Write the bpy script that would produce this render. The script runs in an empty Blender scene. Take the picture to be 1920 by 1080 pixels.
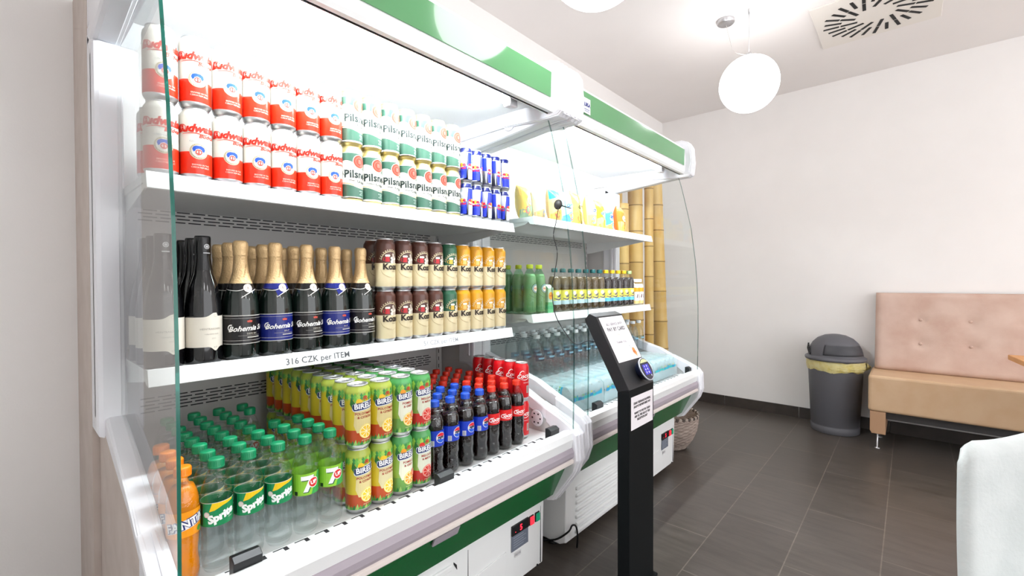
import bpy, bmesh, math, random
from mathutils import Vector, Matrix
random.seed(7)
S = bpy.context.scene
C = S.collection
PI = math.pi
CZ = 1.17                      # eye height above the floor

# ------------------------------------------------------------------ camera, world, exposure
YAW, PIT, ROL = math.radians(41.48), math.radians(0.73), math.radians(-0.19)
R_ = Vector((math.sin(YAW), -math.cos(YAW), 0))
F_ = Vector((math.cos(YAW)*math.cos(PIT), math.sin(YAW)*math.cos(PIT), -math.sin(PIT)))
U_ = Vector((math.cos(YAW)*math.sin(PIT), math.sin(YAW)*math.sin(PIT), math.cos(PIT)))
Rr = R_*math.cos(ROL) + U_*math.sin(ROL)
Ur = U_*math.cos(ROL) - R_*math.sin(ROL)
cam = bpy.data.objects.new('camera', bpy.data.cameras.new('camera'))
C.objects.link(cam)
cam.data.sensor_width = 36; cam.data.lens = 844/1920*36; cam.data.clip_start = 0.02
cam.matrix_world = Matrix(((Rr.x, Ur.x, -F_.x, 0), (Rr.y, Ur.y, -F_.y, 0), (Rr.z, Ur.z, -F_.z, CZ), (0, 0, 0, 1)))
S.camera = cam
w = bpy.data.worlds.new('daylight'); S.world = w; w.use_nodes = True
w.node_tree.nodes['Background'].inputs[0].default_value = (.975, 0.98, 1.0, 1)
w.node_tree.nodes['Background'].inputs[1].default_value = 3.3
S.view_settings.view_transform = 'Standard'; S.view_settings.look = 'None'
S.view_settings.exposure = 0.0; S.view_settings.gamma = 1.0; S.view_settings.use_curve_mapping = False
try:
    S.cycles.use_denoising = True
    S.cycles.transparent_max_bounces = 24
    S.cycles.caustics_reflective = False
    S.cycles.sample_clamp_indirect = 6
except Exception: pass
LAMP_E, TUBE_E = 9.5, 175.0

# ------------------------------------------------------------------ materials
def lin(c):
    if isinstance(c, str):
        c = [int(c[i:i+2], 16)/255 for i in (0, 2, 4)]
    return tuple((v/12.92 if v <= .04045 else ((v+.055)/1.055)**2.4) for v in c) + (1,)
MATS = {}
def mat(name, col='ffffff', rough=.5, metal=0, trans=0, ior=1.45, emit=None, es=0, coat=0, spec=None, alpha=1, bump=None, noise=None):
    if name in MATS: return MATS[name]
    m = bpy.data.materials.new(name); m.use_nodes = True; MATS[name] = m
    nt = m.node_tree; p = nt.nodes['Principled BSDF']; I = p.inputs
    I['Base Color'].default_value = lin(col); I['Roughness'].default_value = rough; I['Metallic'].default_value = metal
    I['Transmission Weight'].default_value = trans; I['IOR'].default_value = ior; I['Alpha'].default_value = alpha
    I['Coat Weight'].default_value = coat
    if spec is not None: I['Specular IOR Level'].default_value = spec
    if emit: I['Emission Color'].default_value = lin(emit); I['Emission Strength'].default_value = es
    tc = None
    if noise or bump:
        tc = nt.nodes.new('ShaderNodeTexCoord')
    if noise:                                    # (second colour, scale, stretch)
        n = nt.nodes.new('ShaderNodeTexNoise'); n.inputs['Scale'].default_value = noise[1]; n.inputs['Detail'].default_value = 5
        mp = nt.nodes.new('ShaderNodeMapping'); mp.inputs['Scale'].default_value = noise[2] if len(noise) > 2 else (1, 1, 1)
        nt.links.new(tc.outputs['Object'], mp.inputs[0]); nt.links.new(mp.outputs[0], n.inputs['Vector'])
        mx = nt.nodes.new('ShaderNodeMix'); mx.data_type = 'RGBA'
        mx.inputs['A'].default_value = lin(col); mx.inputs['B'].default_value = lin(noise[0])
        rp = nt.nodes.new('ShaderNodeMapRange'); rp.inputs[1].default_value = .35; rp.inputs[2].default_value = .65
        nt.links.new(n.outputs['Fac'], rp.inputs[0]); nt.links.new(rp.outputs[0], mx.inputs['Factor'])
        nt.links.new(mx.outputs['Result'], I['Base Color'])
    if bump:                                     # (scale, strength)
        n = nt.nodes.new('ShaderNodeTexNoise'); n.inputs['Scale'].default_value = bump[0]; n.inputs['Detail'].default_value = 4
        nt.links.new(tc.outputs['Object'], n.inputs['Vector'])
        b = nt.nodes.new('ShaderNodeBump'); b.inputs['Strength'].default_value = bump[1]; b.inputs['Distance'].default_value = .002
        nt.links.new(n.outputs['Fac'], b.inputs['Height']); nt.links.new(b.outputs[0], I['Normal'])
    return m
def clear(name, tint='ffffff', ior=1.45, strength=1.0, rough=.02, bump=None):
    """thin clear sheet: see-through with Fresnel reflections"""
    if name in MATS: return MATS[name]
    m = bpy.data.materials.new(name); m.use_nodes = True; MATS[name] = m
    nt = m.node_tree; nt.nodes.clear()
    o = nt.nodes.new('ShaderNodeOutputMaterial'); t = nt.nodes.new('ShaderNodeBsdfTransparent'); t.inputs[0].default_value = lin(tint)
    g = nt.nodes.new('ShaderNodeBsdfGlossy'); g.inputs['Roughness'].default_value = rough
    f = nt.nodes.new('ShaderNodeFresnel'); f.inputs[0].default_value = ior
    mu = nt.nodes.new('ShaderNodeMath'); mu.operation = 'MULTIPLY'; mu.inputs[1].default_value = strength
    mx = nt.nodes.new('ShaderNodeMixShader')
    ge = nt.nodes.new('ShaderNodeNewGeometry'); iv = nt.nodes.new('ShaderNodeMath'); iv.operation = 'SUBTRACT'; iv.inputs[0].default_value = 1
    m3 = nt.nodes.new('ShaderNodeMath'); m3.operation = 'MULTIPLY'; nt.links.new(ge.outputs['Backfacing'], iv.inputs[1])
    nt.links.new(f.outputs[0], mu.inputs[0]); nt.links.new(mu.outputs[0], m3.inputs[0]); nt.links.new(iv.outputs[0], m3.inputs[1]); nt.links.new(m3.outputs[0], mx.inputs[0])
    if bump:
        tc = nt.nodes.new('ShaderNodeTexCoord'); n = nt.nodes.new('ShaderNodeTexNoise'); n.inputs['Scale'].default_value = bump[0]; n.inputs['Detail'].default_value = 2
        b = nt.nodes.new('ShaderNodeBump'); b.inputs['Strength'].default_value = bump[1]; b.inputs['Distance'].default_value = .003
        nt.links.new(tc.outputs['Object'], n.inputs['Vector']); nt.links.new(n.outputs['Fac'], b.inputs['Height']); nt.links.new(b.outputs[0], g.inputs['Normal']); nt.links.new(b.outputs[0], f.inputs['Normal'])
    nt.links.new(t.outputs[0], mx.inputs[1]); nt.links.new(g.outputs[0], mx.inputs[2]); nt.links.new(mx.outputs[0], o.inputs[0])
    return m
WHITE = mat('white_enamel', 'eef0f0', .32, bump=(90, .02))
WHITE2 = mat('white_plastic', 'e9e9ee', .38)
GREYW = mat('grey_inner_steel', 'd9dadb', .42)
LINER = mat('inner_liner_grey', 'c6c3c1', .45)
SIDE = mat('beige_side_sheet', 'cbbeb6', .55, noise=('c3b5ac', 12))
BUMPER = mat('grey_vinyl_bumper', 'a89fa8', .45)
CREAM = mat('cream_rail', 'e6dcd6', .35)
GREEN = mat('green_panel', '0e6230', .25, coat=.2)
GREENT = mat('green_header_band', '5f9c69', .12, coat=.6)
BLACK = mat('black_plastic', '17181a', .4)
DARK = mat('dark_slot', '222024', .7)
STEEL = mat('brushed_steel', 'c6c6c8', .3, metal=1)
LID = mat('can_lid_aluminium', 'd8dadc', .28, metal=.9)
TUBE = mat('tube_lamp_glow', 'ffffff', .5, emit='f4fbff', es=TUBE_E)
GLASS = clear('side_glass', 'fbfdfc', 1.5, 1.35)
GEDGE = mat('green_glass_edge', '0d6b5c', .12, trans=.25, spec=.6)
GEDGE2 = clear('clear_glass_edge', 'b6c9c6', 1.5, 1.0)
PET = clear('pet_wall', 'fcfefe', 1.45, 1.3, .06, bump=(70, .9))
PETG = clear('green_pet_wall', 'cfeed8', 1.5, 1.0, .03)

# ------------------------------------------------------------------ object helpers
ORG = {}
def tag(o, label=None, cat=None, group=None, kind=None):
    if label: o['label'] = label
    if cat: o['category'] = cat
    if group: o['group'] = group
    if kind: o['kind'] = kind
    return o
def thing(name, loc, label, cat, group=None, rz=0):
    o = bpy.data.objects.new(name, None); C.objects.link(o); o.empty_display_size = .05
    o.location = loc; o.rotation_euler = (0, 0, rz); ORG[o.name] = Vector(loc)
    return tag(o, label, cat, group)
def link(name, bm, mats, parent=None, smooth=False, local=False):
    """one mesh object; geometry given in world space unless local"""
    me = bpy.data.meshes.new(name)
    if not isinstance(mats, (list, tuple)): mats = [mats]
    if parent is not None and not local:
        bmesh.ops.translate(bm, verts=bm.verts, vec=-ORG[parent.name])
    bm.to_mesh(me); bm.free()
    for m in mats: me.materials.append(m)
    if smooth: me.polygons.foreach_set('use_smooth', [True]*len(me.polygons))
    o = bpy.data.objects.new(name, me); C.objects.link(o)
    if parent is not None:
        o.parent = parent; ORG[o.name] = ORG.get(parent.name, Vector((0, 0, 0)))
    else: ORG[o.name] = Vector((0, 0, 0))
    return o
def copy_tree(o, loc, rz, label=None, group=None):
    r = o.copy(); C.objects.link(r); r.location = loc; r.rotation_euler = (0, 0, rz)
    if label: r['label'] = label
    if group: r['group'] = group
    for ch in o.children:
        c = ch.copy(); C.objects.link(c); c.parent = r
        for g in ch.children:
            d = g.copy(); C.objects.link(d); d.parent = c
    return r
def B(): return bmesh.new()
def box(bm, x0, x1, y0, y1, z0, z1, bev=0, mi=0, seg=2):
    t = B(); bmesh.ops.create_cube(t, size=1)
    for v in t.verts:
        v.co = Vector(((x0+x1)/2+v.co.x*(x1-x0), (y0+y1)/2+v.co.y*(y1-y0), (z0+z1)/2+v.co.z*(z1-z0)))
    if bev: bmesh.ops.bevel(t, geom=t.edges[:], offset=bev, segments=seg, affect='EDGES', profile=.5)
    return merge(bm, t, mi)
def merge(bm, t, mi=None, M=None):
    vs = {}
    for v in t.verts: vs[v] = bm.verts.new(M @ v.co if M else v.co)
    for f in t.faces:
        try: nf = bm.faces.new([vs[v] for v in f.verts])
        except ValueError: continue
        nf.material_index = f.material_index if mi is None else mi; nf.smooth = f.smooth
    t.free(); return bm
def prism(bm, prof, x0, x1, mi=0, axis='x', bev=0):
    """closed outline prof=[(a,b)] extruded along an axis: x->(Y,Z), y->(X,Z), z->(X,Y)"""
    t = B()
    def P(a, b, c): return (c, a, b) if axis == 'x' else ((a, c, b) if axis == 'y' else (a, b, c))
    A = [t.verts.new(P(a, b, x0)) for a, b in prof]; D = [t.verts.new(P(a, b, x1)) for a, b in prof]
    n = len(prof)
    e = [t.faces.new(A), t.faces.new(list(reversed(D)))]
    for i in range(n):
        t.faces.new((A[i], D[i], D[(i+1) % n], A[(i+1) % n]))
    if bev:
        ed = [x for f in e for x in f.edges]
        bmesh.ops.bevel(t, geom=ed, offset=bev, segments=2, affect='EDGES', profile=.5)
    bmesh.ops.recalc_face_normals(t, faces=t.faces[:])
    return merge(bm, t, mi)
def lathe(bm, prof, n=28, cx=0, cy=0, cz=0, mis=None, sm=True):
    rings = []
    for r, z in prof:
        if r < 1e-6: rings.append([bm.verts.new((cx, cy, cz+z))])
        else: rings.append([bm.verts.new((cx+r*math.sin(2*PI*i/n), cy-r*math.cos(2*PI*i/n), cz+z)) for i in range(n)])
    for k in range(len(rings)-1):
        a, b = rings[k], rings[k+1]; mi = mis[k] if mis else 0
        for i in range(n):
            j = (i+1) % n
            if len(a) == 1 and len(b) == 1: break
            if len(a) == 1: f = bm.faces.new((a[0], b[j], b[i]))
            elif len(b) == 1: f = bm.faces.new((a[i], a[j], b[0]))
            else: f = bm.faces.new((a[i], a[j], b[j], b[i]))
            f.material_index = mi; f.smooth = sm
    return bm
def tube(bm, pts, r, n=8, mi=0):
    pts = [Vector(p) for p in pts]; rings = []
    for i, p in enumerate(pts):
        d = (pts[min(i+1, len(pts)-1)]-pts[max(i-1, 0)]).normalized()
        u = d.cross(Vector((0, 0, 1))); u = u.normalized() if u.length > .05 else d.cross(Vector((0, 1, 0))).normalized()
        v = d.cross(u).normalized()
        rr = r[i] if isinstance(r, (list, tuple)) else r
        rings.append([bm.verts.new(p+u*rr*math.cos(2*PI*k/n)+v*rr*math.sin(2*PI*k/n)) for k in range(n)])
    for a, b in zip(rings, rings[1:]):
        for k in range(n):
            f = bm.faces.new((a[k], a[(k+1) % n], b[(k+1) % n], b[k])); f.material_index = mi; f.smooth = True
    for rg, rev in ((rings[0], 1), (rings[-1], 0)):
        f = bm.faces.new(list(reversed(rg)) if rev else rg); f.material_index = mi
    return bm
def smoothpts(pts, k=6):
    P = [Vector(p) for p in pts]; out = []
    for i in range(len(P)-1):
        p0, p1, p2, p3 = P[max(i-1, 0)], P[i], P[i+1], P[min(i+2, len(P)-1)]
        for j in range(k):
            t = j/k
            out.append(.5*((2*p1)+(-p0+p2)*t+(2*p0-5*p1+4*p2-p3)*t*t+(-p0+3*p1-3*p2+p3)*t**3))
    return out+[P[-1]]

# ------------------------------------------------------------------ printed matter: flat shapes laid onto a surface
_TX = {}
def text2d(s, size, shear=0, bold=0, align='CENTER', sx=1.0):
    key = (s, size, shear, bold, align, sx)
    if key not in _TX:
        cu = bpy.data.curves.new('t', 'FONT'); cu.body = s; cu.size = size; cu.shear = shear; cu.offset = bold
        cu.align_x = align; cu.align_y = 'CENTER'; cu.resolution_u = 2
        o = bpy.data.objects.new('t', cu); C.objects.link(o)
        dg = bpy.context.evaluated_depsgraph_get(); me = o.evaluated_get(dg).to_mesh()
        _TX[key] = ([(v.co.x*sx, v.co.y) for v in me.vertices], [tuple(p.vertices) for p in me.polygons])
        o.evaluated_get(dg).to_mesh_clear(); bpy.data.objects.remove(o); bpy.data.curves.remove(cu)
    return _TX[key]
class Print:
    def __init__(self): self.it = []; self.mats = []
    def mi(self, m):
        if m not in self.mats: self.mats.append(m)
        return self.mats.index(m)
    def poly(self, pts, m, L=1):
        self.it.append((list(pts), [tuple(range(len(pts)))], self.mi(m), L)); return self
    def rect(self, a, b, c, d, m, L=1): return self.poly([(a, c), (b, c), (b, d), (a, d)], m, L)
    def disc(self, x, y, r, m, L=1, n=20, ry=None, a0=0, a1=360):
        pts = [(x+r*math.cos(math.radians(a0+(a1-a0)*i/n)), y+(ry or r)*math.sin(math.radians(a0+(a1-a0)*i/n))) for i in range(n + (0 if a1-a0 == 360 else 1))]
        return self.poly(pts, m, L)
    def ring(self, x, y, r0, r1, m, L=1, n=24, a0=0, a1=360):
        A = [math.radians(a0+(a1-a0)*i/n) for i in range(n+1)]
        V = [(x+r0*math.cos(a), y+r0*math.sin(a)) for a in A]+[(x+r1*math.cos(a), y+r1*math.sin(a)) for a in A]
        self.it.append((V, [(i, i+1, n+2+i, n+1+i) for i in range(n)], self.mi(m), L)); return self
    def stroke(self, pts, wd, m, L=1):
        P = smoothpts([(a, b, 0) for a, b in pts], 4); V = []; n = len(P)
        for i, p in enumerate(P):
            d = (P[min(i+1, n-1)]-P[max(i-1, 0)]).normalized(); q = Vector((-d.y, d.x, 0))*wd/2*(.35+.65*math.sin(PI*i/(n-1)))
            V += [(p.x+q.x, p.y+q.y), (p.x-q.x, p.y-q.y)]
        self.it.append((V, [(2*i, 2*i+1, 2*i+3, 2*i+2) for i in range(n-1)], self.mi(m), L)); return self
    def text(self, s, x, y, size, m, L=2, shear=0, bold=0, rot=0, align='CENTER', sx=1.0):
        V, Fc = text2d(s, size, shear, bold, align, sx); c, q = math.cos(rot), math.sin(rot)
        self.it.append(([(x+a*c-b*q, y+a*q+b*c) for a, b in V], Fc, self.mi(m), L)); return self
    def build(self, name, fn, parent, step=.006, local=True, off=.0003):
        """fn(s, t, offset) -> xyz"""
        bm = B()
        for V, Fc, mi, L in self.it:
            t = B(); vs = [t.verts.new((a, b, 0)) for a, b in V]
            for f in Fc:
                try: t.faces.new([vs[i] for i in f])
                except ValueError: pass
            if step:
                xs = [v.co.x for v in t.verts]
                if xs and max(xs)-min(xs) > step:
                    k = math.floor(min(xs)/step)+1
                    while k*step < max(xs):
                        bmesh.ops.bisect_plane(t, geom=t.verts[:]+t.edges[:]+t.faces[:], plane_co=(k*step, 0, 0), plane_no=(1, 0, 0)); k += 1
                if step < 0: pass
            bmesh.ops.triangulate(t, faces=[f for f in t.faces if len(f.verts) > 4])
            for v in t.verts: v.co = Vector(fn(v.co.x, v.co.y, L*off))
            merge(bm, t, mi)
        return link(name, bm, self.mats, parent, local=local)
def cyl(R):
    f = R if callable(R) else (lambda z: R)
    def fn(s, z, o):
        r = f(z)+o; a = s/f(z)
        return (r*math.sin(a), -r*math.cos(a), z)
    return fn
INK = {}
def ink(c, rough=.35):
    if c not in INK: INK[c] = mat('ink_'+c, c, rough)
    return INK[c]

# ------------------------------------------------------------------ room
def zr(z): return z+CZ
XW, YB, ZC = 4.52, 1.92, CZ+1.631
wallm = mat('white_plaster', 'efecea', .85, noise=('edeae8', 5), bump=(220, .12))
ceilm = mat('ceiling_plaster', 'eeeae8', .9, noise=('ece8e6', 3))
fm = bpy.data.materials.new('dark_stone_tiles'); fm.use_nodes = True
nt = fm.node_tree; pb = nt.nodes['Principled BSDF']
tc = nt.nodes.new('ShaderNodeTexCoord'); mp = nt.nodes.new('ShaderNodeMapping'); mp.inputs['Location'].default_value = (6.1-.29-.305, 6.06-.082, 0)
bk = nt.nodes.new('ShaderNodeTexBrick'); bk.inputs['Scale'].default_value = 1; bk.inputs['Brick Width'].default_value = .61; bk.inputs['Row Height'].default_value = .303
bk.inputs['Mortar Size'].default_value = .0022; bk.inputs['Mortar Smooth'].default_value = .1; bk.inputs['Bias'].default_value = 0
bk.inputs['Color1'].default_value = lin('554e49'); bk.inputs['Color2'].default_value = lin('5d5650'); bk.inputs['Mortar'].default_value = lin('7a7168')
m2 = nt.nodes.new('ShaderNodeMapping'); m2.inputs['Scale'].default_value = (9, 1.3, 1)
nz = nt.nodes.new('ShaderNodeTexNoise'); nz.inputs['Scale'].default_value = 3; nz.inputs['Detail'].default_value = 8; nz.inputs['Roughness'].default_value = .65
mx = nt.nodes.new('ShaderNodeMix'); mx.data_type = 'RGBA'; mx.blend_type = 'MULTIPLY'; mx.inputs['Factor'].default_value = .8
cr = nt.nodes.new('ShaderNodeValToRGB'); cr.color_ramp.elements[0].position = .3; cr.color_ramp.elements[0].color = (.42, .40, .38, 1)
cr.color_ramp.elements[1].position = .7; cr.color_ramp.elements[1].color = (1, 1, 1, 1)
L = nt.links.new
L(tc.outputs['Object'], mp.inputs[0]); L(mp.outputs[0], bk.inputs['Vector']); L(tc.outputs['Object'], m2.inputs[0]); L(m2.outputs[0], nz.inputs['Vector'])
L(nz.outputs['Fac'], cr.inputs[0]); L(bk.outputs['Color'], mx.inputs['A']); L(cr.outputs[0], mx.inputs['B']); L(mx.outputs['Result'], pb.inputs['Base Color'])
bp = nt.nodes.new('ShaderNodeBump'); bp.inputs['Strength'].default_value = .3; bp.inputs['Distance'].default_value = .002; bp.invert = True
L(bk.outputs['Fac'], bp.inputs['Height']); L(bp.outputs[0], pb.inputs['Normal'])
rr = nt.nodes.new('ShaderNodeMapRange'); rr.inputs[3].default_value = .22; rr.inputs[4].default_value = .42
L(nz.outputs['Fac'], rr.inputs[0]); L(rr.outputs[0], pb.inputs['Roughness'])
def struct(name, bm, m, parent=None):
    o = link(name, bm, m, parent); o['kind'] = 'structure'; return o
struct('floor', box(B(), -.5, XW, -3.3, YB, -.1, 0), fm)
struct('ceiling', box(B(), -.5, XW, -3.3, YB, ZC, ZC+.1), ceilm)
struct('wall_back', box(B(), -.6, XW+.1, YB, YB+.1, -.1, ZC+.1), wallm)
struct('wall_right', box(B(), XW, XW+.1, -3.3, YB, -.1, ZC+.1), wallm)
struct('wall_left_occluder', box(B(), -.6, -.5, -3.3, YB, -.1, ZC+.1), wallm)  # unseen wall, set close as an occluder to dim the back wall
bb = mat('dark_tile_baseboard', '3a3532', .35, noise=('463f3b', 9))
bm = B(); y = YB-.012
while y > -3.25:
    y0 = max(y-.6, -3.3); box(bm, XW-.01, XW, y0+.0015, y-.0015, 0, .092, .001); y = y0
struct('baseboard_right', bm, bb)
bm = B(); x = XW-.012
while x > -.45:
    x0 = max(x-.6, -.5); box(bm, x0+.0015, x-.0015, YB-.01, YB, 0, .092, .001); x = x0
struct('baseboard_back', bm, bb)

# ceiling air diffuser
VX, VY = 3.53, .165
v = thing('ceiling_vent', (VX, VY, ZC), 'round swirl air diffuser with black radial slots in a pale square ceiling plate', 'vent')
link('plate', box(B(), VX-.30, VX+.30, VY-.30, VY+.30, ZC-.008, ZC, .002), mat('vent_plate', 'e9e4dd', .6), v)
slat = B()
for k in range(26):
    a = 2*PI*k/26
    for (r0, r1) in (((.10, .185), (.193, .275)) if k % 2 == 0 else ((.175, .265),)):
        t = B(); box(t, r0, r1, -.0085, .0085, -.0015, .0015)
        sk = Matrix.Rotation(a, 4, 'Z') @ Matrix.Translation((0, -.055, 0)) @ Matrix.Rotation(.28, 4, 'Z')
        merge(slat, t, 0, Matrix.Translation((VX, VY, ZC-.0085)) @ sk)
link('slots', slat, mat('vent_black', '060809', .6), v)

# pendant lamps
lampm = mat('lit_opal_glass', 'ffffff', .3, emit='fdfdff', es=LAMP_E)
def pendant(x, y, zc, r, cx, cy, label):
    t = thing('pendant_lamp', (x, y, ZC), label, 'lamp', 'round white pendant lamps')
    bm = B(); bmesh.ops.create_uvsphere(bm, u_segments=48, v_segments=28, radius=r, matrix=Matrix.Translation((x, y, zc)))
    link('globe', bm, lampm, t, smooth=True)
    link('globe_cap', lathe(B(), [(0, .022), (.012, .022), (.02, .01), (.024, -.006), (.0, -.008)], 20, x, y, zc+r), STEEL, t)
    bm = B(); tube(bm, [(x, y, zc+r+.02), (x, y, ZC)], .0012, 6)
    link('suspension_wire', bm, STEEL, t)
    link('wire_anchor', lathe(B(), [(0, -.03), (.006, -.03), (.007, 0)], 12, x, y, ZC), STEEL, t)
    cp = link('ceiling_canopy', lathe(B(), [(0, -.024), (.045, -.024), (.05, -.02), (.05, 0)], 32, cx, cy, ZC), STEEL, t)
    bm = B(); tube(bm, smoothpts([(cx, cy, ZC-.02), (cx+.01, cy-.02, ZC-.12), (cx*.6+x*.4, cy*.6+y*.4, ZC-.22), (x, y, zc+r+.01)], 5), .0016, 6)
    link('power_cord', bm, mat('clear_cord', 'cfcac6', .4), t)
    return t
pendant(2.977, .731, CZ+1.183, .163, 3.009, .871, 'lit white globe pendant lamp hanging before the far white wall')
pendant(1.243, .742, CZ+1.035, .163, 1.28, .88, 'lit white globe pendant lamp above the coolers, cropped by the top edge')
for i, (x, y) in enumerate(((.1, -1.5), (1.4, -1.6), (3.3, -1.8))):  # unseen extra lamps, added behind the viewer to light the room
    pendant(x, y, CZ+1.183, .163, x+.03, y+.14, ('added lit white globe lamp, unseen behind the viewer on the left', 'added lit white globe lamp, unseen behind the viewer over the middle', 'added lit white globe lamp, unseen over the seating behind the table')[i])

# ------------------------------------------------------------------ display coolers
XG0, XG1 = .2005, 1.441                       # glass panes of the near cooler
PER = 1.3435
YBK = 1.735                                    # inner back panel
def glass_y(z):                                # front edge of the side panes, z relative to the eye
    T = [(-.62, .965), (-.5, .962), (-.2, .958), (0, .967), (.12, .976), (.32, 1.002), (.48, 1.037), (.6, 1.066), (.67, 1.088)]
    for (a, b), (c, d) in zip(T, T[1:]):
        if z <= c: return b+(d-b)*(z-a)/(c-a)
    return T[-1][1]
def cooler(idx, dx, ds, dd, label):
    t = thing('display_cooler', (dx+.825, 1.5, 0), label, 'display cooler', 'open display coolers')
    xo0, xo1 = .151+dx, 1.493+dx; xi0, xi1 = XG0+dx, XG1+dx
    def Z(z): return z+CZ
    # insulated body: sides, rear
    for s, (a, b) in enumerate(((xo0, xi0+.004), (xi1-.004, xo1))):
        bm = B()
        prism(bm, [(1.60, Z(.60)), (1.60, .03), (1.50, .03), (1.50, Z(-.84)), (1.12, Z(-.84)), (1.06, Z(-.80)), (.995, Z(-.70)), (.99, Z(-.60)), (1.02, Z(-.56)), (1.20, Z(-.475)), (1.58, Z(-.36)), (1.58, Z(.60))], a+.014 if s == 0 else a+.0045, b-.0045 if s == 0 else b-.014, bev=.003)
        box(bm, a if s == 0 else a+.0045, b-.0045 if s == 0 else b, 1.605, 1.92, .03, Z(.86))
        link('side_panel', bm, SIDE, t)
        bm = B(); e0, e1 = (xi0-.001, xi0+.0035) if s == 0 else (xi1-.0035, xi1+.001)
        prism(bm, [(1.565, Z(.69)), (YBK+.01, Z(.69)), (YBK+.01, Z(-.62)), (1.005, Z(-.62)), (1.00, Z(-.562+dd)), (1.03, Z(-.545+dd)), (1.20, Z(-.47+dd)), (1.565, Z(-.34))], e0, e1)
        link('side_liner', bm, LINER, t)
        # framed trim around the side glass
        bm = B(); c0, c1 = (a, b+.004) if s == 0 else (a-.004, b)
        prism(bm, [(1.505, Z(.60)), (1.61, Z(.66)), (1.61, Z(-.385)), (1.505, Z(-.385))], c0, c1, bev=.012)
        prism(bm, [(1.53, Z(.58)), (1.55, Z(.58)), (1.55, Z(-.34)), (1.53, Z(-.34))], c0-(0 if s == 0 else .004), c1+(0 if s else .004), bev=.004)
        prism(bm, [(1.00, Z(.648)), (1.60, Z(.60)), (1.60, Z(.665)), (1.00, Z(.70))], c0, c1, bev=.012)
        d = dd
        o0, o1 = (a+.0145, c1-.0012) if s == 0 else (c0+.0012, b-.0145)
        prism(bm, [(1.61, Z(-.315)), (1.56, Z(-.315)), (1.20, Z(-.455+d)), (1.05, Z(-.522+d)), (1.05, Z(-.57+d)), (1.20, Z(-.505+d)), (1.585, Z(-.375))], o0, o1, bev=.008)
        prism(bm, [(1.09, Z(-.504+d)), (1.02, Z(-.535+d)), (.965, Z(-.56+d)), (.945, Z(-.585+d)), (.94, Z(-.68+d)),
                   (.958, Z(-.73+d)), (1.055, Z(-.865+d)), (1.085, Z(-.875+d)), (1.10, Z(-.85+d)), (1.03, Z(-.74+d)), (1.01, Z(-.66+d)), (1.04, Z(-.585+d)), (1.09, Z(-.56+d))], (a+.013 if (s == 0 and idx == 0) else c0), c1, bev=.005)
        for k in (.25, .62):
            q = c0+(c1-c0)*k; wd = .010
            prism(bm, [(1.12, Z(-.4885+d)), (1.02, Z(-.5325+d)), (.962, Z(-.558+d)), (.940, Z(-.584+d)), (.935, Z(-.68+d)), (.954, Z(-.733+d)),
                       (1.052, Z(-.868+d)), (1.07, Z(-.85+d)), (.98, Z(-.70+d)), (.98, Z(-.60+d)), (1.12, Z(-.52+d))], q, q+wd, bev=.003)
        link('side_trim', bm, WHITE2, t)
        # side pane
        zs = [-.60+d, -.45, -.3, -.15, 0, .12, .22, .32, .42, .52, .6, .66]
        xg = xi0 if s == 0 else xi1
        bm = B(); h = .003
        fr = [(glass_y(z), Z(z)) for z in zs]; bk_ = [(1.54, Z(.62)), (1.54, Z(-.35)), (1.21, Z(-.49+d)), (1.04, Z(-.57+d))]
        prism(bm, fr+bk_, xg-h, xg+h, 0)
        gp = link('side_glass_pane', bm, [GLASS], t)
        bm = B(); n = len(fr)
        for i in range(n-1):
            (ya, za), (yb, zb) = fr[i], fr[i+1]
            q = [bm.verts.new(p) for p in ((xg-h, ya-.0015, za), (xg+h, ya-.0015, za), (xg+h, yb-.0015, zb), (xg-h, yb-.0015, zb))]
            bm.faces.new(q)
            for e in (-h, h):
                bm.faces.new([bm.verts.new(p) for p in ((xg+e, ya-.0015, za), (xg+e, ya+.0012, za), (xg+e, yb+.0012, zb), (xg+e, yb-.0015, zb))])
        eo = link('glass_edge', bm, GEDGE if (s == 0 and idx == 0) else GEDGE2, gp)
        if s == 0 and idx == 0: eo['label'] = 'dark green polished glass edge'
    # rear, inner liner
    bm = B(); box(bm, xo0+.006, xo1-.006, 1.80, 1.90, .03, Z(.855), .003); link('rear_panel', bm, SIDE, t)
    bm = B(); box(bm, xi0+.006, xi1-.006, YBK, YBK+.03, Z(-.62), Z(.70), 0)
    for xx in (xi0+.02, xi1-.04): box(bm, xx, xx+.018, YBK-.008, YBK, Z(-.6), Z(.6), .001)
    bp_ = link('back_panel', bm, LINER, t)
    for zc in (.212+ds, -.372+ds):
        bm = B()
        for r in range(5):
            x = xi0+.07+(r % 2)*.012
            while x < xi1-.08:
                box(bm, x, x+.034, YBK-.0012, YBK+.001, Z(zc+.02-r*.0105), Z(zc+.0235-r*.0105)); x += .042
        link('vent_grille', bm, DARK, bp_)
    for xx in (xi0+.028, xi1-.032):
        bm = B(); z = -.56
        while z < .6: box(bm, xx-.0015, xx+.0015, YBK-.0092, YBK-.007, Z(z), Z(z+.018)); z += .036
        link('shelf_rail_slots', bm, DARK, bp_)
    # canopy
    xa, xb = xi0+.005, xi1-.005
    bm = B()
    prism(bm, [(1.055, Z(.672)), (1.055, Z(.705)), (1.60, Z(.715)), (1.735, Z(.62)), (1.80, Z(.62)), (1.80, Z(.85)), (1.08, Z(.85)), (1.055, Z(.83)), (1.030, Z(.80)), (1.025, Z(.735)), (1.03, Z(.668)), (1.036, Z(.655)), (1.052, Z(.655))], xa, xb)
    ca = link('canopy', bm, WHITE, t)
    bm = B(); prism(bm, [(1.036, Z(.797)), (1.0205, Z(.795)), (1.0235, Z(.702)), (1.034, Z(.702))], xa+.052, xb-.052, bev=.0)
    link('green_band', bm, GREENT, ca)['label'] = 'glossy green header band'
    bm = B()
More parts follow.
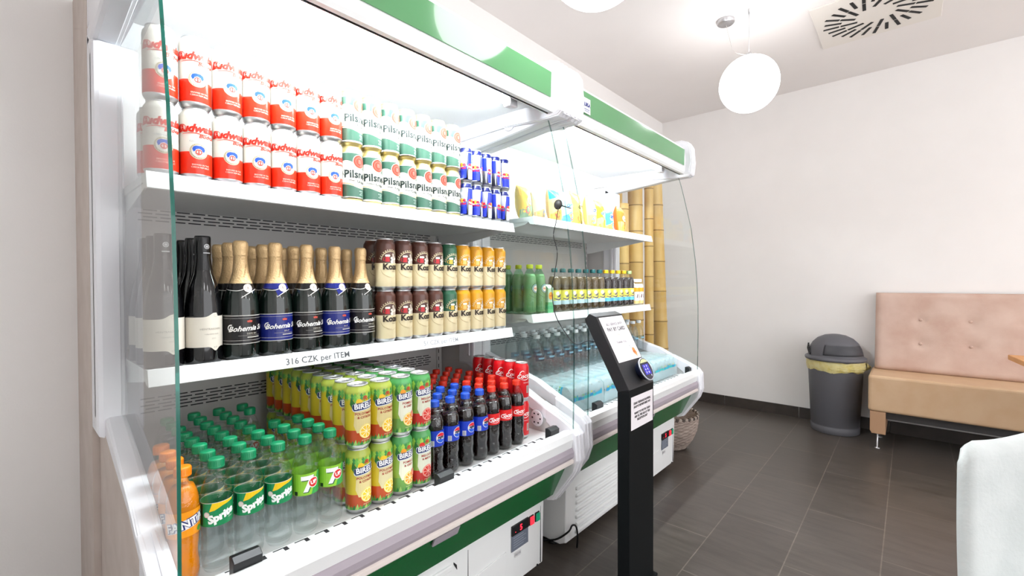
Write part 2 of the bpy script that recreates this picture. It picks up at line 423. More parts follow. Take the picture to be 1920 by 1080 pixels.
    box(bm, xa+.01, xb-.012, 1.056, 1.060, Z(.658), Z(.664)); box(bm, xa+.02, xb-.02, 1.064, 1.067, Z(.664), Z(.669))
    link('shutter_slot', bm, DARK, ca)
    bm = B()
    box(bm, xa, xb, 1.061, 1.064, Z(.655), Z(.70)); box(bm, xa, xb, 1.0675, 1.07, Z(.66), Z(.70))
    link('inner_rail', bm, STEEL, ca)
    for s, (a, b) in enumerate(((xo0+.0, xi0+.03), (xi1-.03, xo1))):
        bm = B()
        o = [(1.0, Z(.655)), (1.02, Z(.642)), (1.10, Z(.642)), (1.30, Z(.66)), (1.80, Z(.66)), (1.80, Z(.862)), (1.06, Z(.862)), (1.02, Z(.845)), (1.0, Z(.81)), (.994, Z(.73))]
        prism(bm, o, a+.002, b-.002, bev=.012)
        for k in (.2, .5, .8):
            q = a+(b-a)*k
            prism(bm, [(y-.004 if y < 1.1 else y, z+(.004 if z > Z(.8) else (-.002))) for y, z in o], q-.008, q+.008, bev=.005)
        link('end_cap', bm, WHITE2, ca)
    if idx == 1:
        p = Print(); p.rect(-.0275, .0275, -.032, .032, ink('f2f2f4'), 1); p.text('JUKA', 0, .004, .021, ink('1e2c7a'), 2, bold=.0012); p.rect(-.02, .02, -.017, -.013, ink('8a8fb0'), 2); p.rect(-.018, .018, -.024, -.021, ink('8a8fb0'), 2)
        cx = xa+.052+.03
        lo = p.build('maker_sticker', lambda s, q, o: (cx+s-ORG[t.name].x, 1.0202-o*3-ORG[t.name].y, Z(.738)+q), ca, step=0)
        lo['label'] = 'small white and blue maker sticker'
    # tube lamp
    bm = B(); tube(bm, [(xi0+.05, 1.12, Z(.672)), (xi1-.19, 1.12, Z(.672))], .0155, 16); tl = link('tube_lamp', bm, TUBE, t)
    bm = B()
    box(bm, xi0+.03, xi1-.10, 1.10, 1.15, Z(.69), Z(.708), .004)
    for xx in (xi0+.035, xi1-.185): box(bm, xx-.016, xx+.028, 1.103, 1.137, Z(.652), Z(.70), .004)
    tube(bm, [(dx+.875, 1.09, Z(.70)), (dx+.875, 1.092, Z(.655)), (dx+.90, 1.095, Z(.642)), (dx+.925, 1.092, Z(.655)), (dx+.925, 1.09, Z(.70))], .0022, 6)
    link('lamp_holder', bm, WHITE2, tl)
    bm = B(); lathe(bm, [(0, -.004), (.028, -.004), (.032, 0), (.026, .006), (.024, .002), (.01, .002), (.009, .008), (0, .008)], 24)
    bmesh.ops.rotate(bm, verts=bm.verts, matrix=Matrix.Rotation(-PI/2, 3, 'Y')); bmesh.ops.translate(bm, verts=bm.verts, vec=(xi1-.012, 1.276, Z(.672)))
    link('cable_grommet', bm, WHITE2, t)
    # shelves
    for k, zt in enumerate((.247+ds, -.190+ds)):
        yf = 1.245 if k == 0 else 1.255
        bm = B(); a, b = xi0+.008, xi1-.022; z1 = Z(zt)
        prism(bm, [(yf+.000, z1-.006), (yf+.001, z1-.0015), (yf+.003, z1-.0005), (yf+.005, z1-.004), (YBK-.01, z1-.004), (YBK-.01, z1-.022), (yf+.03, z1-.022), (yf+.020, z1-.036), (yf-.004, z1-.040), (yf-.008, z1-.038)], a, b, bev=.0008)
        for xx in (a+.004, b-.010):
            prism(bm, [(yf+.03, z1-.022), (YBK-.01, z1-.022), (YBK-.01, z1-.095), (YBK-.06, z1-.09), (yf+.05, z1-.035)], xx, xx+.004)
        sh = link('shelf', bm, WHITE, t)
        if idx == 0:
            for tx, xc, yo, sz, col in ([('36 CZK per ITEM', .810, -.0205, .0215, 'b0b3b7')] if k == 0 else [('316 CZK per ITEM', .591, -.0225, .0235, '4c4f53'), ('51 CZK per ITEM', 1.035, -.0205, .0215, '9b9ea3')]):
                p = Print(); p.text(tx, xc, yo, sz, ink(col), 1, bold=.0002)
                p.build('price_text', lambda s, q, o: (s-ORG[t.name].x, yf-.008*(-.006-q)/.032-.0006-o-ORG[t.name].y, z1+q), sh, step=0)
    # deck
    zd = Z(-.600+dd)
    bm = B()
    prism(bm, [(1.735, zd-.004), (1.735, zd-.03), (1.10, zd-.03), (.985, Z(-.66+dd)), (.966, Z(-.64+dd)), (.958, Z(-.60+dd)), (.963, Z(-.577+dd)), (.978, Z(-.568+dd)), (1.000, Z(-.574+dd)), (1.014, zd-.0), (1.065, zd-.0), (1.075, zd-.004)], xi0+.004, xi1-.004)
    de = link('deck', bm, WHITE, t, smooth=False)
    bm = B(); x = xi0+.05
    while x < xi1-.08:
        box(bm, x, x+.028, 1.0580, 1.0605, zd-.0015, zd+.0008); box(bm, x+.021, x+.030, 1.044, 1.060, zd-.0015, zd+.0009)
        box(bm, x+.021, x+.030, 1.022, 1.038, zd-.001, zd+.0009); box(bm, x+.028, x+.05, 1.0215, 1.0240, zd-.001, zd+.0009)
        x += .047
    link('air_slots', bm, DARK, de)
    bm = B(); lathe(bm, [(0, 0), (.03, 0), (.033, .003), (.03, .005), (0, .005)], 24)
    bmesh.ops.rotate(bm, verts=bm.verts, matrix=Matrix.Rotation(-PI/2, 3, 'Y')); bmesh.ops.translate(bm, verts=bm.verts, vec=(xi1-.012, 1.13, zd+.05))
    link('round_vent', bm, WHITE2, t)
    bm = B()
    for k in range(6):
        a = k*PI/3; box(bm, xi1-.0185, xi1-.017, 1.13+.02*math.cos(a)-.003, 1.13+.02*math.cos(a)+.003, zd+.05+.02*math.sin(a)-.003, zd+.05+.02*math.sin(a)+.003)
    link('vent_holes', bm, DARK, t)
    prof = [(.972, -.630), (.962, -.634), (.955, -.648), (.955, -.664), (.962, -.675), (.985, -.675), (.985, -.63)]
    bm = B(); prism(bm, [(y, Z(z+dd)) for y, z in prof], xi0+.01, xi1-.006); link('bumper_strip', bm, BUMPER, t)
    bm = B(); prism(bm, [(y, Z(z+dd)) for y, z in [(.962, -.6755), (.956, -.680), (.956, -.690), (.964, -.697), (.99, -.697), (.99, -.6755)]], xi0+.01, xi1-.006); link('front_rail', bm, CREAM, t)
    bm = B(); prism(bm, [(y, Z(z+dd)) for y, z in [(.985, -.697), (1.055, -.842), (1.10, -.86), (1.12, -.86), (1.12, -.66), (.99, -.66)]], xi0+.0, xi1-.0); gf = link('green_front_panel', bm, GREEN, t)
    bm = B()
    prism(bm, [(y, Z(z+dd)) for y, z in [(.981, -.712), (.987, -.710), (1.000, -.737), (.994, -.739)]], dx+.785, dx+.88, bev=.002); link('pull_grip', bm, BUMPER, gf)
    if True:
        bm = B(); prism(bm, [(1.10, Z(-.86)), (1.104, .045), (1.135, .03), (1.70, .03), (1.70, Z(-.66)), (1.12, Z(-.66))], xi0+.045, xi1-.01-.0, bev=.006)
        mp_ = link('machine_cover', bm, WHITE, t)
        bm = B()
        if idx == 0:
            for q in range(4):
                box(bm, dx+.34, dx+.945, 1.093, 1.103, Z(-.925-.052*q), Z(-.905-.052*q), .004)
        for q in range(7 if idx else 0):
            box(bm, dx+.32, dx+.93, 1.092, 1.105, Z(-.92-.032*q), Z(-.902-.032*q), .006)
        link('louvres', bm, WHITE, mp_, smooth=False)
        bm = B()
        box(bm, dx+1.018, dx+1.020, 1.1005, 1.106, .05, Z(-.862)); box(bm, dx+1.412, dx+1.414, 1.1005, 1.106, .05, Z(-.862))
        for q in ((0, 1) if idx == 0 else ()):
            a = dx+.955; prism(bm, [(a, Z(-.905-.05*q)), (a+.012, Z(-.918-.05*q)), (a+.014, Z(-.935-.05*q)), (a, Z(-.912-.05*q))], 1.0985, 1.1015, axis='y')
        prism(bm, [(dx+1.175, Z(-.995)), (dx+1.20, Z(-1.0)), (dx+1.205, Z(-1.02))], 1.0985, 1.1015, axis='y')
        tube(bm, [(dx+1.39, 1.101, Z(-1.12)), (dx+1.39, 1.097, Z(-1.12))], .004, 8)
        link('seams', bm, DARK, mp_)
        bm = B()
        prism(bm, [(dx+1.03, Z(-1.0)), (dx+1.205, Z(-.985)), (dx+1.21, Z(-1.10)), (dx+1.03, Z(-1.10))], 1.0975, 1.102, axis='y', bev=.0015); link('access_flap', bm, WHITE, mp_)
        x0 = dx+1.235; bm = B(); box(bm, x0, x0+.098, 1.094, 1.103, Z(-.942), Z(-.905), .002)
        cp = link('control_display', bm, BLACK, t)
        p = Print(); red = mat('red_led', 'ff2a3a', .5, emit='ff2238', es=3); X0 = ORG[t.name].x
        p.text('5', x0+.05-X0, Z(-.924), .03, red, 1, bold=.0006); p.disc(x0+.018-X0, Z(-.93), .0016, red, 1, 8)
        p.build('red_digits', lambda s, q, o: (s, 1.0935-o-ORG[t.name].y, q), cp, step=0)['label'] = 'glowing red digit'
        p = Print(); p.rect(x0-X0, x0+.098-X0, Z(-1.002), Z(-.943), ink('6f7684'), 1)
        for q in range(5): p.rect(x0+.012-X0, x0+(.085 if q % 2 else .07)-X0, Z(-.955-q*.009), Z(-.9525-q*.009), ink('9aa1ae'), 2)
        p.rect(x0+.02-X0, x0+.055-X0, Z(-1.03), Z(-1.012), ink('d8d8da'), 1); p.text('AKVA', x0+.037-X0, Z(-1.021), .012, ink('5d5f66'), 2)
        p.build('rating_plate', lambda s, q, o: (s, 1.0995-o-ORG[t.name].y, q), cp, step=0)['label'] = 'grey printed rating plate'
        for q, (cc, ee) in enumerate((('c8141e', 'ff3040'), ('0f6b4a', '2fd0a0'))):
            a = x0+.107+.036*q; bm = B(); box(bm, a-.003, a+.024, 1.096, 1.103, Z(-.944), Z(-.908), .002); sw = link('rocker_switch', bm, BLACK, t)
            sw['label'] = 'red lit rocker switch' if q == 0 else 'green rocker switch'
            bm = B(); box(bm, a, a+.021, 1.091, 1.098, Z(-.941), Z(-.911), .002); link('rocker', bm, mat('rocker'+cc, cc, .3, emit=ee, es=1.6 if q == 0 else .25), sw)
    # base feet
    for xx in (xi0+.09, xi1-.09):
        for yy in (1.2, 1.7): link('foot', lathe(B(), [(0, 0), (.025, 0), (.025, .008), (.01, .012), (.01, .04)], 12, xx, yy, 0), BLACK, t)
    # black clip-on price holders on the deck lip
    for xx in ((.322, .843, 1.37) if idx == 0 else (1.70-dx, 2.77-dx)):
        a = xx+dx; bm = B(); prism(bm, [(.998, zd+.018), (.996, zd+.044), (1.010, zd+.052), (1.024, zd+.050), (1.024, zd+.002), (1.010, zd+.010)], a-.027, a+.027, bev=.002)
        link('price_clip', bm, BLACK, t)['label'] = 'black clip'
    return t
cooler(0, 0, 0, 0, 'open white display cooler in front, full of beer cans and soft drinks, green header band')
cooler(1, PER, .047, .03, 'open white display cooler further back, stocked with crisps, iced tea and water')

# ------------------------------------------------------------------ goods
ORD = ['first', 'second', 'third', 'fourth', 'fifth', 'sixth', 'seventh', 'eighth', 'ninth', 'tenth', 'eleventh', 'twelfth', 'thirteenth', 'fourteenth', 'fifteenth', 'sixteenth']
def root(name, cat):
    o = bpy.data.objects.new(name, None); C.objects.link(o); o.empty_display_size = .02; o['category'] = cat; ORG[o.name] = Vector((0, 0, 0)); return o
class Stock:
    """first placement moves the prototype, later ones copy it"""
    def __init__(self, proto): self.p = proto; self.used = False
    def put(self, x, y, z, label, group, rz=None):
        rz = random.uniform(-.09, .09) if rz is None else rz
        if not self.used:
            self.used = True; self.src = self.p; p = self.p; p.location = (x, y, z); p.rotation_euler = (0, 0, rz); p['label'] = label; p['group'] = group; return p
        return copy_tree(self.p, (x, y, z), rz, label, group)
def can_profile(R, H, nk):
    return [(0, .004), (R*.70, .004), (R*.74, 0), (R*.80, .001), (R*.93, .007), (R, .013)], [(R, H-.020), (R*.97, H-.014), (nk+.001, H-.006), (nk, H-.003)]
def can_proto(name, R, H, bands, lidm=LID, neck=None, n=28, basem=None):
    """bands = [(z_top, material)] from the bottom up"""
    nk = R*.80; r = root(name, 'can'); lo, hi = can_profile(R, H, nk)
    prof = list(lo); mats = [basem or LID]; mis = [0]*(len(lo)-1)
    for zt, m in bands:
        if m not in mats: mats.append(m)
        zt = min(zt, H-.020); prof.append((R, zt)); mis.append(mats.index(m))
    k = mats.index(bands[-1][1])
    if neck:
        if neck not in mats: mats.append(neck)
        k = mats.index(neck)
    prof += hi[1:]; mis += [k]*len(hi[1:])
    link('can_body', lathe(B(), prof, n, mis=mis), mats, r, local=True)
    bm = lathe(B(), [(nk, H-.0035), (nk+.0012, H-.001), (nk+.0006, H), (nk-.0012, H), (nk-.002, H-.004), (0, H-.004)], n)
    lid = link('lid', bm, lidm, r, local=True)
    bm = B(); box(bm, -.007, .007, -.016, .006, H-.004, H-.0022, .002)
    link('pull_tab', bm, STEEL, lid, local=True)
    return r
def P_can(c, ro=.28): return mat('paint_'+c, c, ro, coat=.2)
R5, H5 = .0328, .168
# white / red lager can with a script word and a round seal
def lager_red():
    wh, rd = P_can('d9d5cb'), P_can('dc3016'); r = can_proto('beer_can', R5, H5, [(.064, rd), (.149, wh)], neck=wh)
    p = Print(); red = ink('d8331f'); blue = ink('2f62b0')
    p.text('Budweiser', .004, .119, .0245, ink('c42412'), 2, shear=.35, bold=.0013, rot=.05); p.stroke([(-.034, .104), (-.01, .1075), (.012, .1065), (.02, .108)], .002, red, 2)
    p.text('Budvar', .019, .103, .0135, red, 2, shear=.35, bold=.0004, rot=.05); p.disc(-.034, .119, .009, red, 1, 16, ry=.0085); p.disc(-.0325, .119, .0062, wh, 2, 16)
    p.text('CZECH LAGER', .0, .0885, .0048, ink('8b8f96'), 2, sx=1.15); p.rect(-.003, .003, .093, .0936, ink('8b8f96'), 2)
    p.disc(0, .066, .0185, ink('cfc3a8'), 1, 30); p.disc(0, .066, .0138, ink('dedad2'), 3, 24)
    for a in range(0, 360, 12): p.disc(.0163*math.cos(math.radians(a)), .066+.0163*math.sin(math.radians(a)), .0010, ink('7e6c4c'), 3, 6)
    p.poly([(-.0125, .0700), (-.0105, .0755), (-.005, .0785), (.005, .0785), (.0105, .0755), (.0125, .0700), (.0100, .0640), (.0066, .0665), (.0055, .0700), (-.0055, .0700), (-.0066, .0665), (-.0100, .0640)], ink('1f4cae'), 4)
    p.disc(0, .0635, .0064, ink('e8cfc6'), 5, 16, ry=.0082); p.ring(0, .0635, .0044, .0064, ink('c8443a'), 6, n=16); p.rect(-.0012, .0012, .059, .0690, ink('c8443a'), 7); p.rect(-.0030, .0030, .0598, .0608, ink('c8443a'), 7)
    for q, wd in enumerate((.030, .034)): p.text('BREWED IN THE' if q == 0 else 'CZECH REPUBLIC', .004, .034-q*.0058, .0048, ink('f6cfc0'), 2)
    p.build('printed_design', cyl(R5), r); return r
def lager_green():
    wh, gr = P_can('dbd8ce'), P_can('3c6050'); gold = mat('pale_gold', 'd9c98a', .3, metal=.6)
    r = can_proto('beer_can', R5, H5, [(.010, gold), (.149, wh)], lidm=gold, neck=gold, basem=gold)
    p = Print(); dk = ink('1f2d2a')
    n = 24; S0 = -.10
    def band(f0, f1, m, L=1, a=-.1, b=.1):
        X = [a+(b-a)*i/n for i in range(n+1)]
        p.it.append(([(x, f0(x)) for x in X]+[(x, f1(x)) for x in X], [(i, i+1, n+2+i, n+1+i) for i in range(n)], p.mi(m), L))
    band(lambda x: .112-.012*math.sin(x*45), lambda x: .146, gr, 1)
    band(lambda x: .016, lambda x: .047-.006*math.sin(x*45+.5), gr, 1)
    band(lambda x: .0495-.006*math.sin(x*45+.5), lambda x: .0515-.006*math.sin(x*45+.5), gold, 1)
    p.ring(.008, .1225, .0190, .0210, ink('e0d6bf'), 2); p.disc(.008, .1225, .0192, ink('c23a2a'), 3, 28); p.ring(.008, .122, .0125, .0132, ink('e98d7d'), 4)
    p.text('B', .008, .122, .016, ink('e8877a'), 4)
    p.text('Pilsner', .004, .083, .0320, dk, 2, bold=.0009, rot=.02); p.stroke([(-.036, .098), (-.044, .088), (-.036, .078), (-.03, .088), (-.038, .096)], .0016, dk, 2)
    p.text('Urquell', .018, .0625, .0125, dk, 2, bold=.0002); p.stroke([(-.03, .066), (-.01, .0635), (.004, .0655)], .0014, dk, 2)
    for q in range(3): p.text(('BREWED IN', 'PILSEN', 'SINCE 1842')[q], .018, .034-q*.0052, .0042, ink('cfd8d2'), 2)
    p.build('printed_design', cyl(R5), r); return r
def energy_can():
    R, H = .0256, .134; bl, si = P_can('1b2fa8', .2), mat('can_silver', 'd9dce6', .25, metal=.5)
    r = can_proto('energy_drink_can', R, H, [(.012, mat('dark_blue_rim', '101a5c', .3)), (.116, si)], neck=mat('dark_blue_rim', '101a5c', .3), n=24)
    p = Print(); q = PI*R/2*.98; nn = 6
    for k in range(4):
        c = (k-1.5)*PI*R/2+.004
        if k % 2 == 0: p.poly([(c-q/2, .066), (c+q/2, .060), (c+q/2-.002, .112), (c-q/2+.004, .112)], bl, 1)
        else: p.poly([(c-q/2+.004, .016), (c+q/2-.002, .016), (c+q/2, .060), (c-q/2, .054)], bl, 1)
    for c in (-.016, .026, ):
        p.disc(c, .066, .0075, ink('f3c53a'), 2, 18)
        for sg in (-1, 1):
            p.poly([(c+sg*.002, .066), (c+sg*.006, .071), (c+sg*.013, .071), (c+sg*.016, .066), (c+sg*.015, .061), (c+sg*.012, .064), (c+sg*.007, .061), (c+sg*.003, .063)], ink('d8233b'), 3)
        p.text('Red Bull', c, .0535, .0095, ink('b81428'), 3, bold=.0005); p.text('ENERGY DRINK', c, .0455, .0034, ink('5a62a0'), 3)
    p.build('printed_design', cyl(R), r); return r
def goat_beer(top, mugc, num):
    cr = P_can('e3d5ae'); r = can_proto('beer_can', R5, H5, [(.088, cr), (.149, P_can(top))], neck=P_can(top))
    p = Print(); dk = ink('2a1d14'); lt = ink('efe6d2')
    p.ring(.002, .094, .0315, .0335, ink('cbbd98'), 2, a0=8, a1=172, n=28)
    for i, ch in enumerate('VELKOPOPOVICKY'):
        a = math.radians(165-i*11.5); p.text(ch, .002+.0365*math.cos(a), .094+.0365*math.sin(a), .0062, ink('d9cba6'), 2, rot=a-PI/2, bold=.0002)
    p.poly([(-.017, .093), (-.003, .093), (-.004, .111), (-.016, .111)], ink(mugc), 3); p.ring(-.019, .101, .0035, .0055, ink(mugc), 3, a0=90, a1=270)
    for q in (-.014, -.009, -.005): p.disc(q, .1125, .0036, lt, 4, 10)
    # hop cone and leaves
    for i, (a, b, rr) in enumerate(((.010, .100, .007), (.015, .094, .0065), (.006, .0935, .006), (.012, .108, .0065), (.018, .103, .0055), (.010, .116, .005), (.004, .105, .004))):
        p.disc(a, b, rr, ink('e8e0d2' if i % 2 == 0 else 'b9ada0'), 3+(i % 2), 10)
    p.rect(-.1, .1, .086, .0885, cr, 6)
    p.text('Kozel', .006, .0765, .0265, dk, 7, bold=.0012); p.stroke([(-.032, .069), (-.024, .054), (-.008, .045), (.004, .043)], .0022, ink('b7a57c'), 2)
    p.text('CERNY' if num == '' else 'CESKE', .012, .0615, .0048, ink('7c6b52'), 3); p.ring(.004, .07, .029, .0298, ink('c3b38a'), 2, a0=215, a1=330)
    if num: p.text(num, .018, .049, .0125, ink('5a5548'), 3)
    p.build('printed_design', cyl(R5), r); return r
def citrus_can(kind):
    A = {'lemon': ('cdb82a', 'b5481c', 'd8c98e', 'eec42e', 'POLOTMAVÝ', '& CITRÓN', 'a5b445'), 'lemon2': ('cbb62e', 'bd4c1e', 'd6cda0', 'eec52e', 'POLOTMAVÝ', '& CITRÓN', 'a0b84a'),
         'grape': ('8db24a', '6ba04a', 'e4e6d2', 'f2a02c', 'POMELO', '& GREP', '4fa05a'), 'red': ('86a650', 'c22a26', 'd8dcc8', 'd8352c', 'MELOUN', '& MÁTA', '4a9a52')}[kind]
    top = P_can(A[6]); r = can_proto('radler_can', R5, H5, [(.018, P_can('7fae52')), (.052, P_can(A[1])), (.137, P_can(A[0])), (.149, top)], neck=top)
    p = Print(); navy = ink('16285c'); rnd = random.Random(len(kind)*7)
    n = 28
    for i in range(26):                      # leaves round the neck and foot
        a = -.1+i*.0078; p.poly([(a-.006, .139), (a, .124+rnd.uniform(-.005, .006)), (a+.006, .139), (a, .149)], ink(('3d8f4a', '6db64e', 'a8cf58')[i % 3]), 1)
        p.poly([(a-.006, .013), (a, .013), (a+.005, .013), (a+.001, .026+rnd.uniform(-.003, .005))], ink(('2f7d3c', '9cc86a', '5aa04a')[i % 3]), 1)
    p.poly([(-.022, .124), (.03, .124), (.032, .06), (.024, .045), (-.018, .045), (-.026, .065)], ink(A[2]), 1)
    p.poly([(-.033, .138), (-.022, .122), (-.027, .106), (-.036, .120)], ink('2c6e2e'), 2)
    p.disc(-.012, .126, .008, ink(A[3]), 2, 14)
    p.poly([(-.030, .106), (-.026, .101), (.026, .105), (.034, .112), (.034, .127), (.027, .127), (-.022, .123), (-.030, .119)], ink('d5dbe6'), 2)
    p.poly([(-.028, .1075), (-.025, .103), (.026, .107), (.032, .1125), (.032, .1255), (.026, .125), (-.022, .121), (-.028, .1175)], navy, 3)
    p.text('BIRELL', .002, .114, .0185, ink('f4f5f7'), 4, bold=.0006, rot=.05, sx=1.0); p.ring(.004, .134, .0042, .0064, ink('c8322c'), 3, a0=-60, a1=240); p.text('B', .004, .134, .009, ink('c8322c'), 4, bold=.0004)
    p.text(A[4], .003, .094, .0088, ink('a3342a'), 3, bold=.0002); p.text(A[5], .003, .0845, .0084, ink('a3342a'), 3, bold=.0002)
    p.disc(.006, .047, .0185, ink('f6e27a' if kind != 'red' else 'e98a7c'), 3, 28); p.disc(.006, .047, .0162, ink('fbf3cf' if kind != 'red' else 'f4c4b4'), 4, 28)
    for i in range(8):
        a0 = math.radians(i*45+4); a1 = math.radians(i*45+41); p.poly([(.006+.002*math.cos((a0+a1)/2), .047+.002*math.sin((a0+a1)/2)), (.006+.0148*math.cos(a0), .047+.0148*math.sin(a0)), (.006+.0152*math.cos((a0+a1)/2), .047+.0152*math.sin((a0+a1)/2)), (.006+.0148*math.cos(a1), .047+.0148*math.sin(a1))], ink(A[3]), 5)
    if kind == 'grape': p.disc(.022, .058, .010, ink('e8604a'), 5, 18); p.disc(.022, .058, .0085, ink('f19a84'), 6, 18)
    p.text('alcohol free', .004, .0255, .0045, ink('f2e4c4'), 6)
    p.build('printed_design', cyl(R5), r); return r
def cola_can():
    R, H = .0287, .146; rd = P_can('d3121c'); r = can_proto('cola_can', R, H, [(.128, rd)], neck=rd)
    p = Print(); wh = ink('f4f2f0')
    p.text('Coca-Cola', .006, .098, .0225, wh, 2, shear=.35, bold=.0005, rot=.12, sx=1.05); p.stroke([(-.034, .088), (-.03, .108), (-.02, .116), (-.014, .112)], .003, wh, 2)
    p.stroke([(-.03, .085), (-.01, .081), (.01, .088), (.034, .090)], .0028, wh, 2); p.rect(-.004, .008, .030, .058, ink('d9d5cf'), 1)
    for q in range(5): p.rect(-.0025+q*.002, -.0017+q*.002, .032, .056, ink('6d4038'), 2)
    p.text('ORIGINAL TASTE', .0, .070, .0045, wh, 2)
    p.build('printed_design', cyl(R), r); return r

Z1, Z2, ZD = zr(.2435), zr(-.1935), zr(-.6035)
WH = 'of the near cooler'
def xk(k): return .3104+.067*k
bud, pil, rb = Stock(lager_red()), Stock(lager_green()), Stock(energy_can())
for lay in (0, 1):
    ln = ('lower', 'upper')[lay]
    for k in range(-1, 6):
        bud.put(xk(k), 1.285, Z1+lay*H5, f'white and red beer can, {ORD[k+1]} from the left in the {ln} layer', 'white and red beer cans on the top shelf')
    for k in range(6, 13):
        pil.put(xk(k), 1.285, Z1+lay*H5, f'white and green beer can with red seal, {ORD[k-6]} from the left, {ln} layer', 'white and green beer cans on the top shelf')
    for k in range(5):
        rb.put(1.1765+.0535*k, 1.275, Z1+lay*.134, f'slim blue and silver energy drink can, {ORD[k]} from the left, {ln} layer', 'energy drink cans on the top shelf', rz=(random.choice((-.7, -.2, .3, .9))))
for k in range(-1, 13):
    (bud if k < 6 else pil).put(xk(k), 1.353, Z1, f'{"white and red" if k < 6 else "white and green"} beer can in the row behind, {ORD[k+1]} along from the glass edge', 'beer cans in the second row of the top shelf')

KZ = {'b': Stock(goat_beer('4a2a20', 'b01822', '')), 'g': Stock(goat_beer('24553c', 'd8a838', '11')), 'y': Stock(goat_beer('c98e10', 'e0b060', '10'))}
KN = {'b': 'brown topped', 'g': 'green topped', 'y': 'yellow topped'}
for lay in (0, 1):
    for i in range(9):
        c = 'bbbbgyyyy'[i]; nn = ORD[i - (0 if c == 'b' else (4 if c == 'g' else 5))]
        KZ[c].put(.831+.0674*i, 1.290, Z2+lay*H5, (f'{KN[c]} cream beer can, {nn} of its colour, {("lower", "upper")[lay]} layer on the middle shelf' if c != 'g' else f'green topped cream beer can in the {("lower", "upper")[lay]} layer on the middle shelf'), 'cream beer cans on the middle shelf')
for lay in (0, 1):
    for i in range(3):
        KZ['b'].put(.831+.0674*i, 1.36, Z2+lay*H5, f'brown topped beer can in the row behind, {ORD[i]} beside the sparkling wine, {("lower", "upper")[lay]} layer', 'beer cans in the second row of the middle shelf')

CI = {k: Stock(citrus_can(k)) for k in ('lemon', 'lemon2', 'grape', 'red')}
HC = .168
for row in range(9):
    for c in range(4):
        for lay in (0, 1):
            kind = ('lemon', 'lemon2' if lay == 0 or row else 'lemon', 'grape', 'red')[c]
            nm = {'lemon': 'yellow lemon', 'lemon2': 'yellow lemon', 'grape': 'green grapefruit', 'red': 'red melon'}[kind]
            CI[kind].put(.622+.0672*c, 1.10+.0665*row, ZD+lay*HC, f'{nm} beer mix can, {ORD[c]} column from the left, {ORD[row]} row back, {("lower", "upper")[lay]} layer', 'fruit beer mix cans stacked on the bottom deck')
CC = Stock(cola_can())
for row in range(5):
    for lay in (0, 1):
        CC.put(1.338, 1.135+.0585*row, ZD+lay*.146, f'slim red cola can, {ORD[row]} from the front, {("lower", "upper")[lay]} layer', 'slim red cola cans on the bottom deck')

# ---------------------------------------------------------------- plastic bottles
def pet_bottle(name, prof, capc, capz, fill, liquid, wall=PET, capr=.0148, caph=.019, n=24):
    """prof [(r,z)] outer wall; liquid fills to height fill"""
    r = root(name, 'bottle')
    b = link('bottle_wall', lathe(B(), prof, n), wall, r, local=True)
    if liquid:
        li = [(0, prof[0][1]+.0015)]+[(max(rr-.0009, .001), z) for rr, z in prof if .003 < z < fill]
        def rad(z):
            for (a, b_), (c, d) in zip(prof, prof[1:]):
                if b_ <= z <= d: return a+(c-a)*(z-b_)/max(d-b_, 1e-6)
            return prof[-1][0]
        li += [(rad(fill)-.0009, fill), (0, fill)]
        link('drink', lathe(B(), li, n), liquid, r, local=True)
    cp = mat('cap_'+capc, capc, .35)
    bm = lathe(B(), [(0, capz+caph), (capr*.9, capz+caph), (capr, capz+caph-.002), (capr, capz+.004), (capr*1.03, capz+.003), (capr*1.03, capz), (0, capz)], 24)
    for k in range(24):
        a = 2*PI*k/24; t = B(); box(t, -.0006, .0006, -capr-.0006, -capr+.0008, capz+.005, capz+caph-.003); merge(bm, t, 0, Matrix.Rotation(a, 4, 'Z'))
    link('screw_cap', bm, cp, r, local=True)
    return r
def prof_fn(prof):
    def f(z):
        for (a, b_), (c, d) in zip(prof, prof[1:]):
            if b_ <= z <= d: return a+(c-a)*(z-b_)/max(d-b_, 1e-6)
        return prof[-1][0]
    return f
WATER = mat('clear_lemonade', 'fafdfd', .0, trans=1, ior=1.33, spec=.5)
def thin_water(m, k):
    nt = m.node_tree; o = nt.nodes['Material Output']; p = nt.nodes['Principled BSDF']
    t = nt.nodes.new('ShaderNodeBsdfTransparent'); x = nt.nodes.new('ShaderNodeMixShader'); x.inputs[0].default_value = k
    nt.links.new(p.outputs[0], x.inputs[1]); nt.links.new(t.outputs[0], x.inputs[2]); nt.links.new(x.outputs[0], o.inputs[0])
thin_water(WATER, .78)
ORANGE = mat('orange_drink', 'f79400', .15, trans=.35, ior=1.33)
COLA = mat('cola_drink', '120706', .06, spec=.6)
SPR = [(0, .003), (.012, .003), (.017, 0), (.024, .003), (.0285, .012), (.0298, .025), (.0285, .036), (.0298, .046), (.0282, .058), (.0295, .068), (.0282, .078), (.0298, .088), (.0302, .096), (.0298, .1), (.0298, .150), (.0302, .154), (.0296, .166), (.027, .178), (.022, .192), (.0165, .204), (.0128, .211), (.0122, .216)]
SPR = [(r*.98, z) for r, z in SPR]
